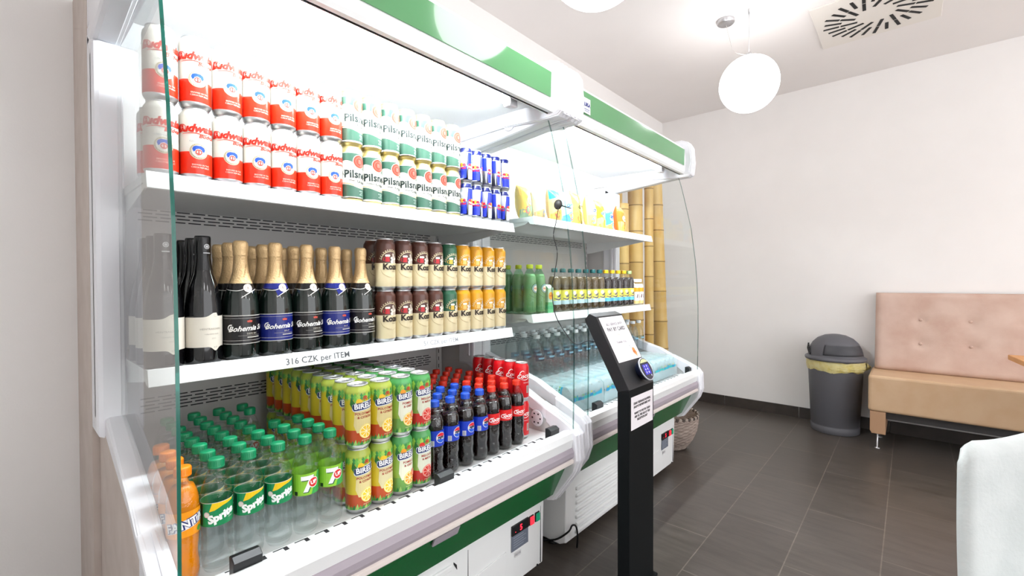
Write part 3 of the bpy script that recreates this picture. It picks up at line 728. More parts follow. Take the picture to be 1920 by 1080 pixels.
def lemon_bottle(kind):
    r = pet_bottle('lemonade_bottle', SPR, '118a5a', .2145, .188, WATER)
    p = Print(); R = .0301
    if kind == 's':
        p.rect(-.094, .094, .101, .149, ink('11854f'), 1); p.rect(-.094, .094, .149, .1500, ink('e8e8e0'), 1); p.poly([(-.016, .132), (-.010, .149), (.030, .149), (.032, .146), (.008, .141), (-.006, .134)], ink('f0c818'), 2)
        p.text('Sprite', .006, .1205, .0215, ink('f6f8f6'), 3, shear=.15, bold=.0013, rot=.28); p.disc(-.021, .126, .0058, ink('e9dfd8'), 2, 18); p.ring(-.021, .126, .0045, .0049, ink('c86a5a'), 3); p.rect(-.036, -.030, .104, .147, ink('123c2c'), 2)
        p.text('ZERO', .025, .113, .0045, ink('d5ecd9'), 3)
    else:
        p.rect(-.094, .094, .098, .149, ink('8fca3a'), 1); p.poly([(.005, .098), (.04, .098), (.04, .149), (.024, .149), (.012, .12)], ink('35a04a'), 2)
        sh = ink('14503a')
        p.poly([(-.016, .142), (.013, .142), (.013, .134), (-.001, .104), (-.013, .104), (.001, .132), (-.016, .132)], sh, 3)
        p.poly([(-.018, .144), (.011, .144), (.011, .136), (-.003, .106), (-.013, .106), (-.001, .134), (-.018, .134)], ink('f7f8f6'), 4)
        p.disc(.0105, .126, .0125, ink('f2f2ee'), 5, 24); p.disc(.0105, .126, .0108, ink('d82a2c'), 6, 24); p.text('UP', .0105, .126, .0125, ink('f7f7f7'), 7, bold=.0006, rot=.1); p.rect(-.034, -.026, .099, .108, ink('15301f'), 3)
    p.build('label_sleeve', cyl(lambda z: .0294), r, off=.00015); return r
def fanta_bottle():
    P = [(0, .003), (.014, .003), (.02, 0), (.026, .004), (.0280, .02), (.0275, .038), (.0255, .055), (.0255, .065), (.027, .08), (.0280, .1), (.0282, .13), (.0282, .155), (.028, .168), (.024, .185), (.0175, .2), (.0128, .211), (.0122, .216)]
    r = pet_bottle('orange_soda_bottle', P, 'f58a10', .2145, .196, ORANGE); f = prof_fn(P)
    p = Print(); p.rect(-.09, .09, .1, .150, ink('f39a12'), 1); p.poly([(-.034, .108), (.034, .122), (.034, .142), (-.034, .128)], ink('e8e6ea'), 2); p.text('FANTA', .001, .1255, .0225, ink('1c2a6a'), 3, bold=.0022, rot=.2); p.text('FANTA', 0, .1255, .0225, ink('f7f7f5'), 4, bold=.0006, rot=.2)
    p.disc(.026, .108, .006, ink('4f9a3a'), 3, 10); p.build('label_sleeve', cyl(lambda z: f(z)+.0003), r, off=.00025); return r
CP = [(0, .004), (.013, .004), (.018, 0), (.0245, .004), (.0285, .016), (.0292, .03), (.0265, .046), (.0268, .056), (.0292, .072), (.0282, .084), (.0292, .096), (.0288, .102), (.0288, .15), (.0295, .154), (.0292, .166), (.0268, .18), (.022, .192), (.0165, .204), (.0128, .212), (.0122, .220)]
def cola_bottle(kind):
    r = pet_bottle('cola_bottle', CP, '1f4fc0' if kind == 'p' else 'd8321c', .2185, .186, COLA); f = prof_fn(CP)
    # shallow relief knobs on the grip
    p = Print()
    if kind == 'p':
        p.rect(-.0905, .0905, .102, .150, ink('1438b4'), 1); c = .004
        p.disc(c, .128, .0165, ink('f3f4f6'), 2, 30); p.disc(c, .128, .0152, ink('142a78'), 3, 30); p.disc(c, .128, .0148, ink('f3f4f6'), 4, 30)
        A = [math.radians(a) for a in range(18, 168, 10)]; p.poly([(c+.0146*math.cos(a), .128+.0146*math.sin(a)) for a in A]+[(c-.004, .1335), (c+.006, .1315)], ink('d92132'), 5)
        A = [math.radians(a) for a in range(196, 346, 10)]; p.poly([(c+.0146*math.cos(a), .128+.0146*math.sin(a)) for a in A]+[(c+.006, .1225), (c-.005, .1245)], ink('1f57c8'), 5)
        p.text('PEPSI', c, .128, .0098, ink('0d1230'), 6, bold=.0007); p.rect(-.030, -.018, .104, .120, ink('dcdde2'), 2)
        for q in range(5): p.rect(-.0285+q*.002, -.0277+q*.002, .105, .119, ink('5b6078'), 3)
    else:
        p.rect(-.0905, .0905, .108, .146, ink('d51a1c'), 1); p.text('Coca-Cola', .004, .1265, .0195, ink('f6f4f2'), 2, shear=.35, bold=.0005, rot=.08, sx=.95); p.stroke([(-.026, .117), (-.005, .114), (.012, .119), (.030, .119)], .002, ink('f6f4f2'), 2)
        p.ring(-.018, .1265, .0045, .0065, ink('f6f4f2'), 2, a0=60, a1=300)
    p.build('label_sleeve', cyl(lambda z: .0292), r, off=.00025); return r
SP, UP, FA, PE, CO = Stock(lemon_bottle('s')), Stock(lemon_bottle('7')), Stock(fanta_bottle()), Stock(cola_bottle('p')), Stock(cola_bottle('c'))
COLS = [.2955, .3575, .4195, .482, .545]
for row in range(8):
    for c, x in enumerate(COLS):
        if c == 4 and row > 3 or c == 3 and row in (4, 5): continue
        st = SP if c < 3 else UP
        st.put(x, 1.10+.0615*row, ZD, (f'green capped clear lemonade bottle, {ORD[c]} column from the orange drinks, {ORD[row]} row back' if c < 3 else f'green capped bottle with lime green label, {ORD[c-3]} column left of the mixers, {ORD[row]} row back'), 'clear lemonade bottles on the bottom deck', rz=random.uniform(-.24, -.10))
for row in range(4):
    FA.put(.2362, 1.10+.0615*row, ZD, f'orange capped bottle of orange drink by the side glass, {ORD[row]} from the front', 'orange drink bottles by the side glass')
for row in range(7):
    for c, x in enumerate([.884, .9475, 1.013, 1.079, 1.138, 1.2045, 1.272]):
        b = c < 4 and row < 3
        (PE if b else CO).put(x, 1.105+.0645*row, ZD, f'{"blue" if b else "red"} capped cola bottle, {ORD[c]} column from the mixed beer cans, {ORD[row]} row back', 'cola bottles on the bottom deck')

# ---------------------------------------------------------------- wine
CH = [(0, .008), (.012, .006), (.03, .001), (.036, 0), (.0400, .004), (.0412, .012), (.0412, .125), (.040, .145), (.036, .165), (.029, .185), (.0225, .203), (.018, .222), (.0155, .245), (.0145, .262)]
GB = mat('dark_green_glass', '0a1410', .04, spec=.9); FOIL = mat('gold_foil', 'd8b888', .42, metal=.45, bump=(200, .8))
def sparkling(c):
    r = root('sparkling_wine_bottle', 'bottle'); f = prof_fn(CH)
    link('bottle_glass', lathe(B(), CH, 32), GB, r, local=True)
    fo = [(f(.192)+.0008, .192), (f(.205)+.0008, .205), (f(.222)+.001, .222), (f(.245)+.001, .245), (.0155, .262), (.0165, .264), (.0172, .268), (.0165, .273), (.0178, .280), (.0182, .290), (.0172, .298), (.013, .303), (0, .304)]
    link('foil_capsule', lathe(B(), fo, 32), FOIL, r, local=True)
    col = ink('14206e' if c == 'blue' else '100e10', .25); sil = ink('c9c6c0', .3)
    fn = cyl(lambda z: f(z)+.0004); p = Print()
    X = [-.12+.24*i/30 for i in range(31)]
    p.it.append(([(x, .176+.004*abs(math.sin(x*24))) for x in X]+[(x, .193) for x in X], [(i, i+1, 32+i, 31+i) for i in range(30)], p.mi(col), 1))
    p.stroke([(-.06, .18), (-.02, .174), (.0, .180), (.008, .182)], .0016, sil, 2); p.stroke([(-.012, .156), (.010, .170), (.034, .179)], .0022, sil, 2)
    if c == 'blue': p.poly([(-.014, .176), (.004, .181), (.016, .174), (-.008, .158)], col, 1)
    p.disc(.006, .181, .0105, ink('dccfc4'), 3, 24); p.ring(.006, .181, .0066, .0072, ink('6b5a50'), 4); p.text('B', .006, .181, .009, ink('5a4a42'), 4)
    p.text('Bohemia Sekt', .004, .225, .0062, ink('9a7a48'), 2, rot=1.35, shear=.3)
    p.build('neck_label', fn, r, off=.0005)
    p = Print(); p.rect(-.062, .062, .040, .112, col, 1)
    for z0, z1 in ((.1105, .1122), (.1045, .1050), (.040, .0414), (.0485, .0492)): p.rect(-.062, .062, z0, z1, sil, 2)
    p.text('Bohemia Sekt', .008, .079, .0185, ink('eceae6'), 3, shear=.4, bold=.0004, rot=.04, sx=1.0); p.ring(-.036, .081, .006, .0085, ink('eceae6'), 3, a0=70, a1=290)
    for a in (-.004, 0, .004): p.disc(.006+a, .098-abs(a)*.3, .0026, ink('b8483a'), 3, 8)
    p.rect(.001, .011, .094, .096, ink('b8483a'), 4); p.text('DEMI SEC' if c != 'blue' else 'BRUT', .012, .0655, .0062, ink('b9b4a8'), 3)
    p.rect(.0, .034, .055, .0575, ink('b9b6ae'), 3); p.rect(-.02, .034, .0605, .0612, ink('8d8a84'), 3)
    p.build('front_label', fn, r, step=.005); return r
def still():
    r = root('wine_bottle', 'bottle'); W = [(0, .008), (.03, .001), (.036, 0), (.0405, .004), (.042, .012), (.042, .175), (.040, .192), (.033, .212), (.023, .232), (.0165, .25), (.015, .262)]
    W = [(0, .008), (.03, .001), (.0365, 0), (.0375, .004), (.0385, .012), (.0385, .118), (.0375, .14), (.034, .165), (.030, .19), (.0225, .215), (.0178, .24), (.016, .255)]
    f = prof_fn(W); link('bottle_glass', lathe(B(), W, 32), mat('black_wine_glass', '08080a', .05, spec=.8), r, local=True)
    link('capsule', lathe(B(), [(f(.225)+.0007, .225), (f(.24)+.0008, .24), (.0168, .255), (.0168, .262), (.0172, .264), (.0172, .305), (.0160, .309), (0, .309)], 28), mat('black_capsule', '0b0b0d', .25), r, local=True)
    fn = cyl(lambda z: (f(z) if z < .25 else .0172)+.0004); p = Print()
    X = [-.058+.116*i/40 for i in range(41)]
    top = lambda x: .112+(.010*math.exp(-((x-.012)/.012)**2) if x < .012 else .010 if x < .020 else .002)
    bot = lambda x: .040-(.010*math.exp(-((x-.014)/.008)**2))
    p.it.append(([(x, bot(x)) for x in X]+[(x, top(x)) for x in X], [(i, i+1, 42+i, 41+i) for i in range(40)], p.mi(ink('d9d3c6', .6)), 1))
    p.ring(.014, .1155, .003, .0036, ink('b3aca0'), 2); p.text('HEINTRASCHEN', .004, .083, .0062, ink('8a847a'), 2); p.text('rulandské šedé', .006, .071, .0052, ink('a09a90'), 2); p.text('2022', .010, .060, .005, ink('a8a298'), 2); p.text('0,75', .014, .0385, .005, ink('8a847a'), 2)
    p.build('front_label', fn, r, step=.005)
    p = Print(); p.disc(.004, .283, .0062, ink('c9cacc'), 1, 16); p.ring(.004, .283, .0030, .0042, ink('15151a'), 2); p.rect(-.004, .012, .266, .2685, ink('b9babd'), 1)
    p.build('capsule_emblem', fn, r); return r
BK, BL, WI = Stock(sparkling('black')), Stock(sparkling('blue')), Stock(still())
SX = [.4085, .4935, .5785, .6635, .7485]
for row in range(3):
    for c, x in enumerate(SX):
        b = c in (1, 3) and row == 0
        (BL if b else BK).put(x, 1.300+.087*row, Z2, f'gold foiled sparkling wine bottle with {"blue" if b else "black"} label, {ORD[c]} from the still wine, {ORD[row]} row back', 'sparkling wine bottles on the middle shelf', rz=random.uniform(-.06, .06))
    for c, x in enumerate((.2475, .3260)):
        WI.put(x, 1.302+.084*row, Z2, f'black wine bottle with cream label, {("nearest the side glass", "beside the sparkling wine")[c]}, {ORD[row]} row back', 'still wine bottles at the end of the middle shelf', rz=.05 if c else -.1)

# ---------------------------------------------------------------- goods of the far cooler
D1, D2, DD = zr(.2435+.047), zr(-.1935+.047), zr(-.6035+.03)
def tea_proto(name, capc, liq, lab, R=.031, H=.215, kind='tea'):
    k = H/.235; P = [(0, .003), (.02, 0), (.027*R/.031, .003), (R, .012), (R*.96, .03), (R, .042), (R, .10*k), (R*.96, .13*k), (R, .15*k), (R*.93, .175*k), (R*.7, .195*k), (.0145, .208*k), (.0125, .215*k)]
    r = pet_bottle(name, P, capc, H-.020, .19*k, liq, wall=PETG if kind == 'aloe' else PET, n=20)
    p = Print()
    if kind == 'tea':
        p.rect(-.09, .09, .038, .108, ink(lab[0]), 1); p.rect(-.09, .09, .038, .058, ink(lab[1]), 2); p.text('NESTEA', .006, .082, .0125, ink(lab[3]), 4, shear=.2, bold=.0006, rot=.35)
        p.disc(-.012, .092, .010, ink(lab[2]), 3, 16); p.stroke([(-.03, .068), (-.005, .062), (.014, .072), (.034, .066)], .006, ink(lab[3]), 3); p.disc(.022, .056, .006, ink('f2e070'), 4, 12)
    elif kind == 'aloe':
        p.ring(.006, .118, .020, .0225, ink('23503f'), 1); p.disc(.006, .118, .020, ink('9ec9ae'), 2, 24); p.ring(.006, .118, .0145, .017, ink('2b5fa0'), 3); p.disc(.006, .118, .014, ink('e9dccb'), 4, 20); p.text('ALOE', .006, .118, .009, ink('c8622a'), 5, bold=.0005)
        p.ring(.006, .118, .040, .0415, ink('2c5a3e'), 1, a0=215, a1=325)
    else:
        p.rect(-.09, .09, .030, .085, ink('f0e6e2'), 1); p.rect(-.09, .09, .085, .110, ink('f0a31c'), 1); p.rect(-.09, .09, .012, .030, ink('f0d28a'), 1)
        for a in (-.016, .002, .02): p.poly([(a-.005, .05), (a, .072), (a+.005, .068), (a+.001, .045)], ink('5a2c30'), 2)
    p.build('label_sleeve', cyl(lambda z: R+.0003), r, off=.00025); return r
ALO = Stock(tea_proto('aloe_bottle', 'bcc92c', mat('green_aloe_drink', 'a4bd98', .15, trans=.3, ior=1.33), None, .0315, .228, 'aloe'))
for i, (x, y) in enumerate(((1.592, 1.30), (1.660, 1.30), (1.594, 1.368), (1.594, 1.436))):
    ALO.put(x, y, D2, ('lime capped green aloe bottle at the front, next to the pane between coolers', 'lime capped green aloe bottle at the front, beside the small carton', 'lime capped green aloe bottle in the row behind the front pair', 'lime capped green aloe bottle furthest back of its kind')[i], 'aloe drink bottles')
t = thing('juice_carton', (1.716, 1.292, D2), 'small pale carton with an orange disc and green foot beside the aloe bottles', 'carton')
link('carton_body', box(B(), 1.696, 1.736, 1.272, 1.312, D2, D2+.052, .001), mat('carton_green', '58b07a', .4), t)
link('carton_top', prism(B(), [(1.272, D2+.052), (1.312, D2+.052), (1.312, D2+.118), (1.294, D2+.135), (1.290, D2+.135), (1.272, D2+.118)], 1.696, 1.736, bev=.001), mat('carton_pale', 'a9cdb2', .4), t)
p = Print(); p.disc(0, .082, .018, ink('e39a3c'), 1, 20); p.rect(-.012, .012, .079, .085, ink('c2632c'), 2)
p.build('printed_disc', lambda a, b, o: (a, -.0205-o, b), t, step=0)
TEA = {'t': Stock(tea_proto('iced_tea_bottle', '1c5c5e', mat('green_tea', '5b4a2c', .1, trans=.3, ior=1.33), ('e4de62', 'b9d8e2', 'f2f0e6', '232a78'))),
       'y': Stock(tea_proto('iced_tea_bottle', 'e0b81c', mat('black_tea', '1c0f0c', .08), ('f2e25a', '62bfe0', 'f3e6b0', '1c2c7a'))),
       'g': Stock(tea_proto('iced_tea_bottle', 'a9c98c', MATS['black_tea'], ('f2e25a', '62bfe0', 'f3e6b0', '1c2c7a')))}
for i in range(12):
    k = 't' if i < 7 else ('y' if i < 11 else 'g')
    nm = {'t': f'dark teal capped iced tea bottle, {ORD[i]} from the aloe drinks', 'y': f'yellow capped dark iced tea bottle, {ORD[i-7]} after the teal caps', 'g': 'pale green capped dark iced tea bottle beside the white caps'}[k]
    TEA[k].put(1.776+.0705*i, 1.295, D2, nm, 'iced tea bottles on the middle shelf of the further cooler')
SM = Stock(tea_proto('yoghurt_drink_bottle', 'ececee', mat('milky_drink', 'e8dfd6', .3), None, .0265, .165, 'yog'))
for i in range(2): SM.put(2.622+.06*i, 1.29, D2, f'small white capped bottle with orange band, {("beside the dark tea", "last on the shelf")[i]}', 'small white capped drinks')
# still water, standing on the packs
WP = [(0, .004), (.02, 0), (.030, .003), (.0345, .012), (.0335, .03), (.035, .04), (.0335, .05), (.035, .06), (.0335, .07), (.035, .085), (.0345, .115), (.032, .135), (.025, .155), (.0165, .168), (.0128, .176), (.0125, .182)]
WAT = mat('still_water', 'f4fbff', 0, trans=1, ior=1.33); thin_water(WAT, .85)
def water_proto():
    r = pet_bottle('water_bottle', WP, 'eef2f4', .180, .158, WAT, capr=.015, caph=.017, n=18)
    p = Print(); p.rect(-.036, .036, .078, .104, clear('film_label', 'c4dcea', 1.4, 1.0, .1), 1); p.rect(-.02, .02, .086, .094, ink('7fb4cc'), 2); p.build('label', cyl(.0354), r); return r
W1 = Stock(water_proto()); zt = zr(-.445)
WXS = [1.662+.0815*i for i in range(14)]
for row in range(3):
    for i, x in enumerate(WXS):
        W1.put(x, 1.315+.078*row, zt, f'clear water bottle standing on the packs, {ORD[i]} from the pane between coolers, {ORD[row]} row back', 'clear water bottles in the further cooler')
# shrink-wrapped packs lying on the deck
FILM = clear('shrink_film', 'eefafc', 1.4, 1.4, .12)
_n = FILM.node_tree; _o = [x for x in _n.nodes if x.type == 'OUTPUT_MATERIAL'][0]; _s = _o.inputs[0].links[0].from_socket
_d = _n.nodes.new('ShaderNodeBsdfDiffuse'); _d.inputs[0].default_value = lin('e4f6fa'); _x = _n.nodes.new('ShaderNodeMixShader'); _x.inputs[0].default_value = .28
_n.links.new(_s, _x.inputs[1]); _n.links.new(_d.outputs[0], _x.inputs[2]); _n.links.new(_x.outputs[0], _o.inputs[0])
LW = mat('packed_water', 'e6fafc', .05, trans=.35, ior=1.33); thin_water(LW, .35)
def pack(x0, y0, n, label, length=.235):
    t = thing('water_pack', (x0, y0, DD), label, 'pack of bottles', 'shrink wrapped water packs lying on the deck')
    dx = .0635; proto = None
    for lay in range(2):
        for i in range(n):
            bm = B(); lathe(bm, [(0, .004), (.012, .004), (.018, 0), (.027, .004), (.0305, .014), (.0295, .04), (.0305, .05), (.0305, .125), (.029, .14), (.020, .17), (.0125, .185), (.0125, .19)], 18)
            if proto is None:
                bmesh.ops.rotate(bm, verts=bm.verts, matrix=Matrix.Rotation(-PI/2, 3, 'X'))
                proto = link('bottle', bm, LW, t, local=True); q = proto
                cb = lathe(B(), [(0, .19), (.0145, .19), (.0145, .207), (0, .208)], 14); bmesh.ops.rotate(cb, verts=cb.verts, matrix=Matrix.Rotation(-PI/2, 3, 'X')); link('cap', cb, mat('cap_eef2f4'), q, local=True)
                p = Print()
                for (a, b, c, m) in ((-.1, .1, .052, '1fa7d0'), (-.1, .1, .060, '7fd0c0'), (-.1, .1, .070, 'cfe9ec')): p.rect(a, b, c, c+(.009 if m != 'cfe9ec' else .035), ink(m), 1)
                for k in range(5): p.disc(-.03+.015*k, .066+.003*(k % 2), .004, ink('d8d24c' if k % 2 else '2b8a6a'), 2, 8)
                for k in range(7): p.poly([(-.034+.011*k, .078), (-.03+.011*k, .098-.004*(k % 2)), (-.028+.011*k, .080)], ink('8a9aa2'), 2)
                def f(s, zz, o): a = s/.0306+PI; rr = .0308+o; return (rr*math.sin(a), zz, -rr*math.cos(a))
                lb = p.build('label', f, q, off=.0002)
            else:
                bm.free(); q = proto.copy(); C.objects.link(q)
                for g in proto.children: d = g.copy(); C.objects.link(d); d.parent = q
            q.location = (x0+dx*i+(.0 if lay == 0 else .008) - x0, y0-y0, .031+lay*.0605); q.rotation_euler = (0, random.uniform(-.5, .5), 0)
    bm = B(); xa, xb = x0-.034, x0+dx*(n-1)+.042; nx, ny = 5*n, 10; G = []
    for i in range(nx+1):
        col = []
        for j in range(ny+1):
            u, v_ = i/nx, j/ny; xx = xa+(xb-xa)*u; yy = y0-.004+(length*.92)*v_
            zz = DD+.1255+.0022*math.cos((xx-x0)/dx*2*PI)+random.uniform(-.0012, .0012)-(.020*max(0, (.12-v_)/.12)**2)
            col.append(bm.verts.new((xx, yy, zz)))
        G.append(col)
    for i in range(nx):
        for j in range(ny):
            fc = bm.faces.new((G[i][j], G[i+1][j], G[i+1][j+1], G[i][j+1])); fc.smooth = True
    lo = [bm.verts.new((c[0].co.x, y0-.0075+random.uniform(-.0008, .0008), DD+.012)) for c in G]
    md = [bm.verts.new((c[0].co.x, y0-.008+random.uniform(-.0015, .0015), DD+.065)) for c in G]
    for i in range(nx):
        for a, b_ in ((lo, md),): fc = bm.faces.new((a[i], a[i+1], b_[i+1], b_[i])); fc.smooth = True
        fc = bm.faces.new((md[i], md[i+1], G[i+1][0], G[i][0])); fc.smooth = True
    fl = link('shrink_film', bm, FILM, t)
    p = Print(); rd = random.Random(n*7+int(x0*100)); a = xa+.012
    while a < xb-.03:
        w_ = rd.uniform(.014, .030); zz = .062+rd.uniform(-.003, .003)
        p.rect(a, a+w_, zz, zz+rd.uniform(.012, .018), ink(rd.choice(('128fc0', '1aa6cc', '2fb8b8'))), 1)
        if rd.random() < .7: p.disc(a+w_*.5, zz+.021, .006, ink(rd.choice(('c8c23a', '5aa864', '3f9fb0'))), 2, 10, ry=.004)
        a += w_*rd.uniform(.9, 1.15)
    p.build('printed_band', lambda q, b, o: (q-ORG[t.name].x, -.0105-o, b), fl, step=0, off=.0006)
    p = Print()
    for k in range(9*n):
        u, v2 = rd.uniform(xa+.01, xb-.01), rd.uniform(.02, length*.85); r_ = rd.uniform(.0015, .0035)
        p.poly([(u-r_, v2), (u, v2+r_*1.6), (u+r_, v2), (u, v2-r_)], ink(rd.choice(('5f7d86', '8fa8ae', '3f8f9a'))), 1)
    p.build('printed_marks', lambda q, b, o: (q-ORG[t.name].x, b-.004, .1300+o), fl, step=0, off=.0006)
    return t
PN = ['beside the pane between coolers', 'in the middle', 'behind the payment stand', 'at the far end']
for i in range(4):
    n = 4 if i < 3 else 5
    pack(1.62+i*.272, 1.075, n, f'shrink wrapped water pack lying on the deck, {PN[i]}, front row')
    pack(1.62+i*.272, 1.33, n, f'shrink wrapped water pack under standing bottles, {PN[i]}')
# crisps
def snack(x, y, w, h, cols, rot, lean, label, word=None):
    t = thing('snack_bag', (x, y, D1), label, 'snack bag', 'crisps bags on the top shelf of the further cooler')
    Rm = Matrix.Rotation(rot, 4, 'Z') @ Matrix.Rotation(lean, 4, 'X')
    def sf(a, b, o, sg=-1):
        u, v_ = a/(w/2), (b-h/2)/(h/2); d = max(0, 1-abs(u)**2.4)**.6*max(0, 1-abs(v_)**3)**.7*.034*(1+.06*math.sin(a*140+b*90))
        sh = 1-.06*max(0, 1-abs(v_)**2); return Rm @ Vector((a*sh, sg*(d+o), b))
    for nm, sg in (('front_sheet', -1), ('rear_sheet', 1)):
        bm = B(); G = [[bm.verts.new(sf(-w/2+w*i/18, h*j/20, 0, sg)) for j in range(21)] for i in range(19)]
        for i in range(18):
            for j in range(20):
                q = (G[i][j], G[i+1][j], G[i+1][j+1], G[i][j+1]) if sg < 0 else (G[i][j], G[i][j+1], G[i+1][j+1], G[i+1][j])
                f = bm.faces.new(q); f.smooth = True
        link(nm, bm, mat('bag_'+cols[0], cols[0], .28), t, local=True)
    p = Print(); rd = random.Random(int(x*1000))
    g = 10
    def patch(fy0, fy1, c, L):
        X = [-w*.49+w*.98*i/g for i in range(g+1)]; rows = 8
        V = [(xx, (fy0(xx)+(fy1(xx)-fy0(xx))*k/rows)) for k in range(rows+1) for xx in X]
        p.it.append((V, [(k*(g+1)+i, k*(g+1)+i+1, (k+1)*(g+1)+i+1, (k+1)*(g+1)+i) for k in range(rows) for i in range(g)], p.mi(ink(c)), L))
    ph = rd.uniform(0, 3)
    patch(lambda a: h*.02, lambda a: h*(.33+.10*math.sin(a*26+ph)), cols[1], 1)
    patch(lambda a: h*(.72+.08*math.sin(a*22+ph)), lambda a: h*.96, cols[2], 1)
    p.disc(rd.uniform(-.1, .1)*w, h*.54, w*.24, ink(cols[3]), 2, 20, ry=w*.20); p.disc(rd.uniform(-.2, .2)*w, h*.26, w*.17, ink(cols[4]), 3, 16)
    for k in range(6): p.disc(rd.uniform(-.36, .36)*w, rd.uniform(.1, .3)*h, w*.07, ink('e8b84a'), 4, 10, ry=w*.05)
    if word: p.text(word, 0, h*.56, w*.19, ink(cols[5]), 5, bold=.0012, rot=.12)
    p.build('printed_design', lambda a, b, o: sf(a, b, o), t, step=.008, off=.0006)
    # crimped seals
    bm = B()
    for zz in (.0, h-.012):
        for k in range(4):
            tt = B(); box(tt, -w/2, w/2, -.0012, .0012, zz+.003*k, zz+.003*k+.0014); merge(bm, tt, 0, Rm)
    link('crimped_seal', bm, mat('seal_'+cols[0], cols[0], .35, metal=.3), t, local=True)
    return t
BG = [(1.615, .125, .150, ('dcb84a', '7f9c7c', 'd8b04c', 'd8cc9c', 'c25a5a', '2a5b3a'), 'yellow and sage green snack bag by the pane between coolers', None),
      (1.735, .125, .140, ('cfc8a8', 'c8a070', 'a8b8bc', 'e4e0da', '7a8086', '555a60'), 'off white snack bag with grey marks', None),
      (1.865, .135, .165, ('e0bc78', 'e09848', '18a0b8', 'e4dfd8', 'd0503c', '1a4f90'), 'cream snack bag with a turquoise top corner', 'CHIPS'),
      (2.005, .140, .175, ('a8d4e4', '4aa8dc', 'c8e0ea', 'e6e2de', 'e07060', '1a66b0'), 'pale blue and white snack bag with a round emblem', 'CHIPS'),
      (2.150, .140, .185, ('dcb44a', 'c89a40', 'd8a830', 'e2d094', '8a6a3a', '4a3a1a'), 'tan yellow snack bag behind the suction hook', 'CHIPS'),
      (2.290, .135, .175, ('e6d078', 'e0c860', '78a8e0', 'e4dcb4', '5a78c8', '2a4aa0'), 'cream snack bag with a pale blue top', 'CHIPS'),
      (2.425, .130, .170, ('ecd020', 'e6d870', 'ecd83a', 'e4dfa0', 'e0c020', '1a5ab0'), 'bright yellow snack bag left of the blue one', 'CHIPS'),
      (2.555, .130, .160, ('3a9ede', 'e0d860', '6ab4e0', 'e2e4e4', '1a70c8', '104898'), 'sky blue snack bag beside the orange one', 'CHIPS'),
      (2.680, .120, .165, ('e8641e', 'e8d060', 'ec8a4c', 'ecbca0', 'e0500e', 'f6f2ee'), 'orange snack bag at the far end of the top shelf', 'CHIPS')]
for i, (x, w_, h_, cols, lb, word) in enumerate(BG):
    snack(1.612+.1130*i, 1.345+.012*math.sin(i*2.1), w_*.82, h_*1.05, cols, .16+.10*math.sin(i*1.7), -.10, lb, word)

# ---------------------------------------------------------------- payment stand
KX0, KX1 = 1.5, 1.706
t = thing('payment_stand', ((KX0+KX1)/2, .785, 0), 'black card payment stand with a tilted head standing before the coolers', 'payment stand')
KM = mat('black_powder_coat', '0c1012', .55, spec=.2, bump=(500, .05)); kb = zr(-.395)
bm = B(); prism(bm, [(.76, .012), (.76, kb), (.808, kb-.012), (.808, .012)], KX0, KX1, bev=.002); link('post', bm, KM, t)
bm = B(); prism(bm, [(.760, kb), (.8985, kb+.262), (.928, kb+.273), (.948, kb+.250), (.946, kb+.240), (.808, kb-.012)], KX0, KX1, bev=.002); hd = link('head', bm, mat('black_powder_head', '1c1c1f', .5), t)
bm = B(); box(bm, KX0-.01, KX1+.01, .745, .86, 0, .012, .004); link('base_plate', bm, KM, t)
KO = ORG[t.name]
def hp(s, q, o): return (KX0+s-KO.x, .76+.4695*q-.883*o-KO.y, kb+.883*q+.4695*o-KO.z)
p = Print(); wp = mat('paper', 'efeaee', .6); p.rect(.014, .200, .105, .290, wp, 1)
p.text('SELF SERVICE SHOP', .107, .258, .0155, ink('5d5a60'), 2, sx=.95); p.text('PAY BY CARD', .107, .236, .0225, ink('2e2c32'), 2, bold=.0003); p.text('ONLY', .107, .212, .0150, ink('ddd3c8'), 2, bold=.0003); p.text('THANK YOU...', .107, .181, .0135, ink('6a676d'), 2)
for k, (a, b, r, c) in enumerate(((.165, .140, .011, 'e8924a'), (.170, .128, .010, 'ee9f5a'), (.160, .133, .008, 'f3b98a'), (.172, .118, .006, 'f2c9a0'), (.152, .152, .004, 'c2c6c8'), (.146, .160, .003, 'b5babc'))): p.disc(a, b, r, ink(c), 2, 14)
p.text('m', .165, .134, .02, ink('c85a2a'), 3)
p.build('paper_notice', hp, hd, step=0, off=.0008)
# reader
c0 = (.135, .052)
def ringm(r0, z0, r1, z1, n=40):
    return [(r0, z0), (r1, z1)]
def disc_on_head(name, prof, m, parent):
    bm = lathe(B(), prof, 40)
    M = Matrix(((1, 0, 0, KX0+c0[0]-KO.x), (0, .4695, -.883, .76+.4695*c0[1]-KO.y), (0, .883, .4695, kb+.883*c0[1]), (0, 0, 0, 1)))
    # lathe axis z -> outward normal
    bmesh.ops.transform(bm, verts=bm.verts, matrix=M)
    return link(name, bm, m, parent, local=True)
rd_ = disc_on_head('card_reader', [(.030, 0), (.036, .010), (.0425, .020), (.0445, .026), (.043, .031), (0, .031)], mat('reader_navy', '10162a', .3), t)
disc_on_head('reader_ring', [(.0445, .0265), (.0462, .029), (.0455, .032), (.0425, .0325), (.0415, .031)], mat('reader_silver', 'c9d0da', .2, metal=.6), rd_)
p = Print(); scr = mat('reader_screen', '2a2390', .2, emit='3b35b8', es=.55); cx, cy = c0
p.disc(cx, cy, .0415, ink('1a1c30', .15), 1, 36); p.rect(cx-.024, cx+.024, cy-.022, cy+.018, scr, 2)
A = [math.radians(a) for a in range(40, 141, 10)]; p.poly([(cx+.040*math.cos(a), cy+.040*math.sin(a)) for a in A], ink('c9cf9a'), 2)
wk = mat('reader_keys', 'e8e8ff', .3, emit='e6e6ff', es=.9)
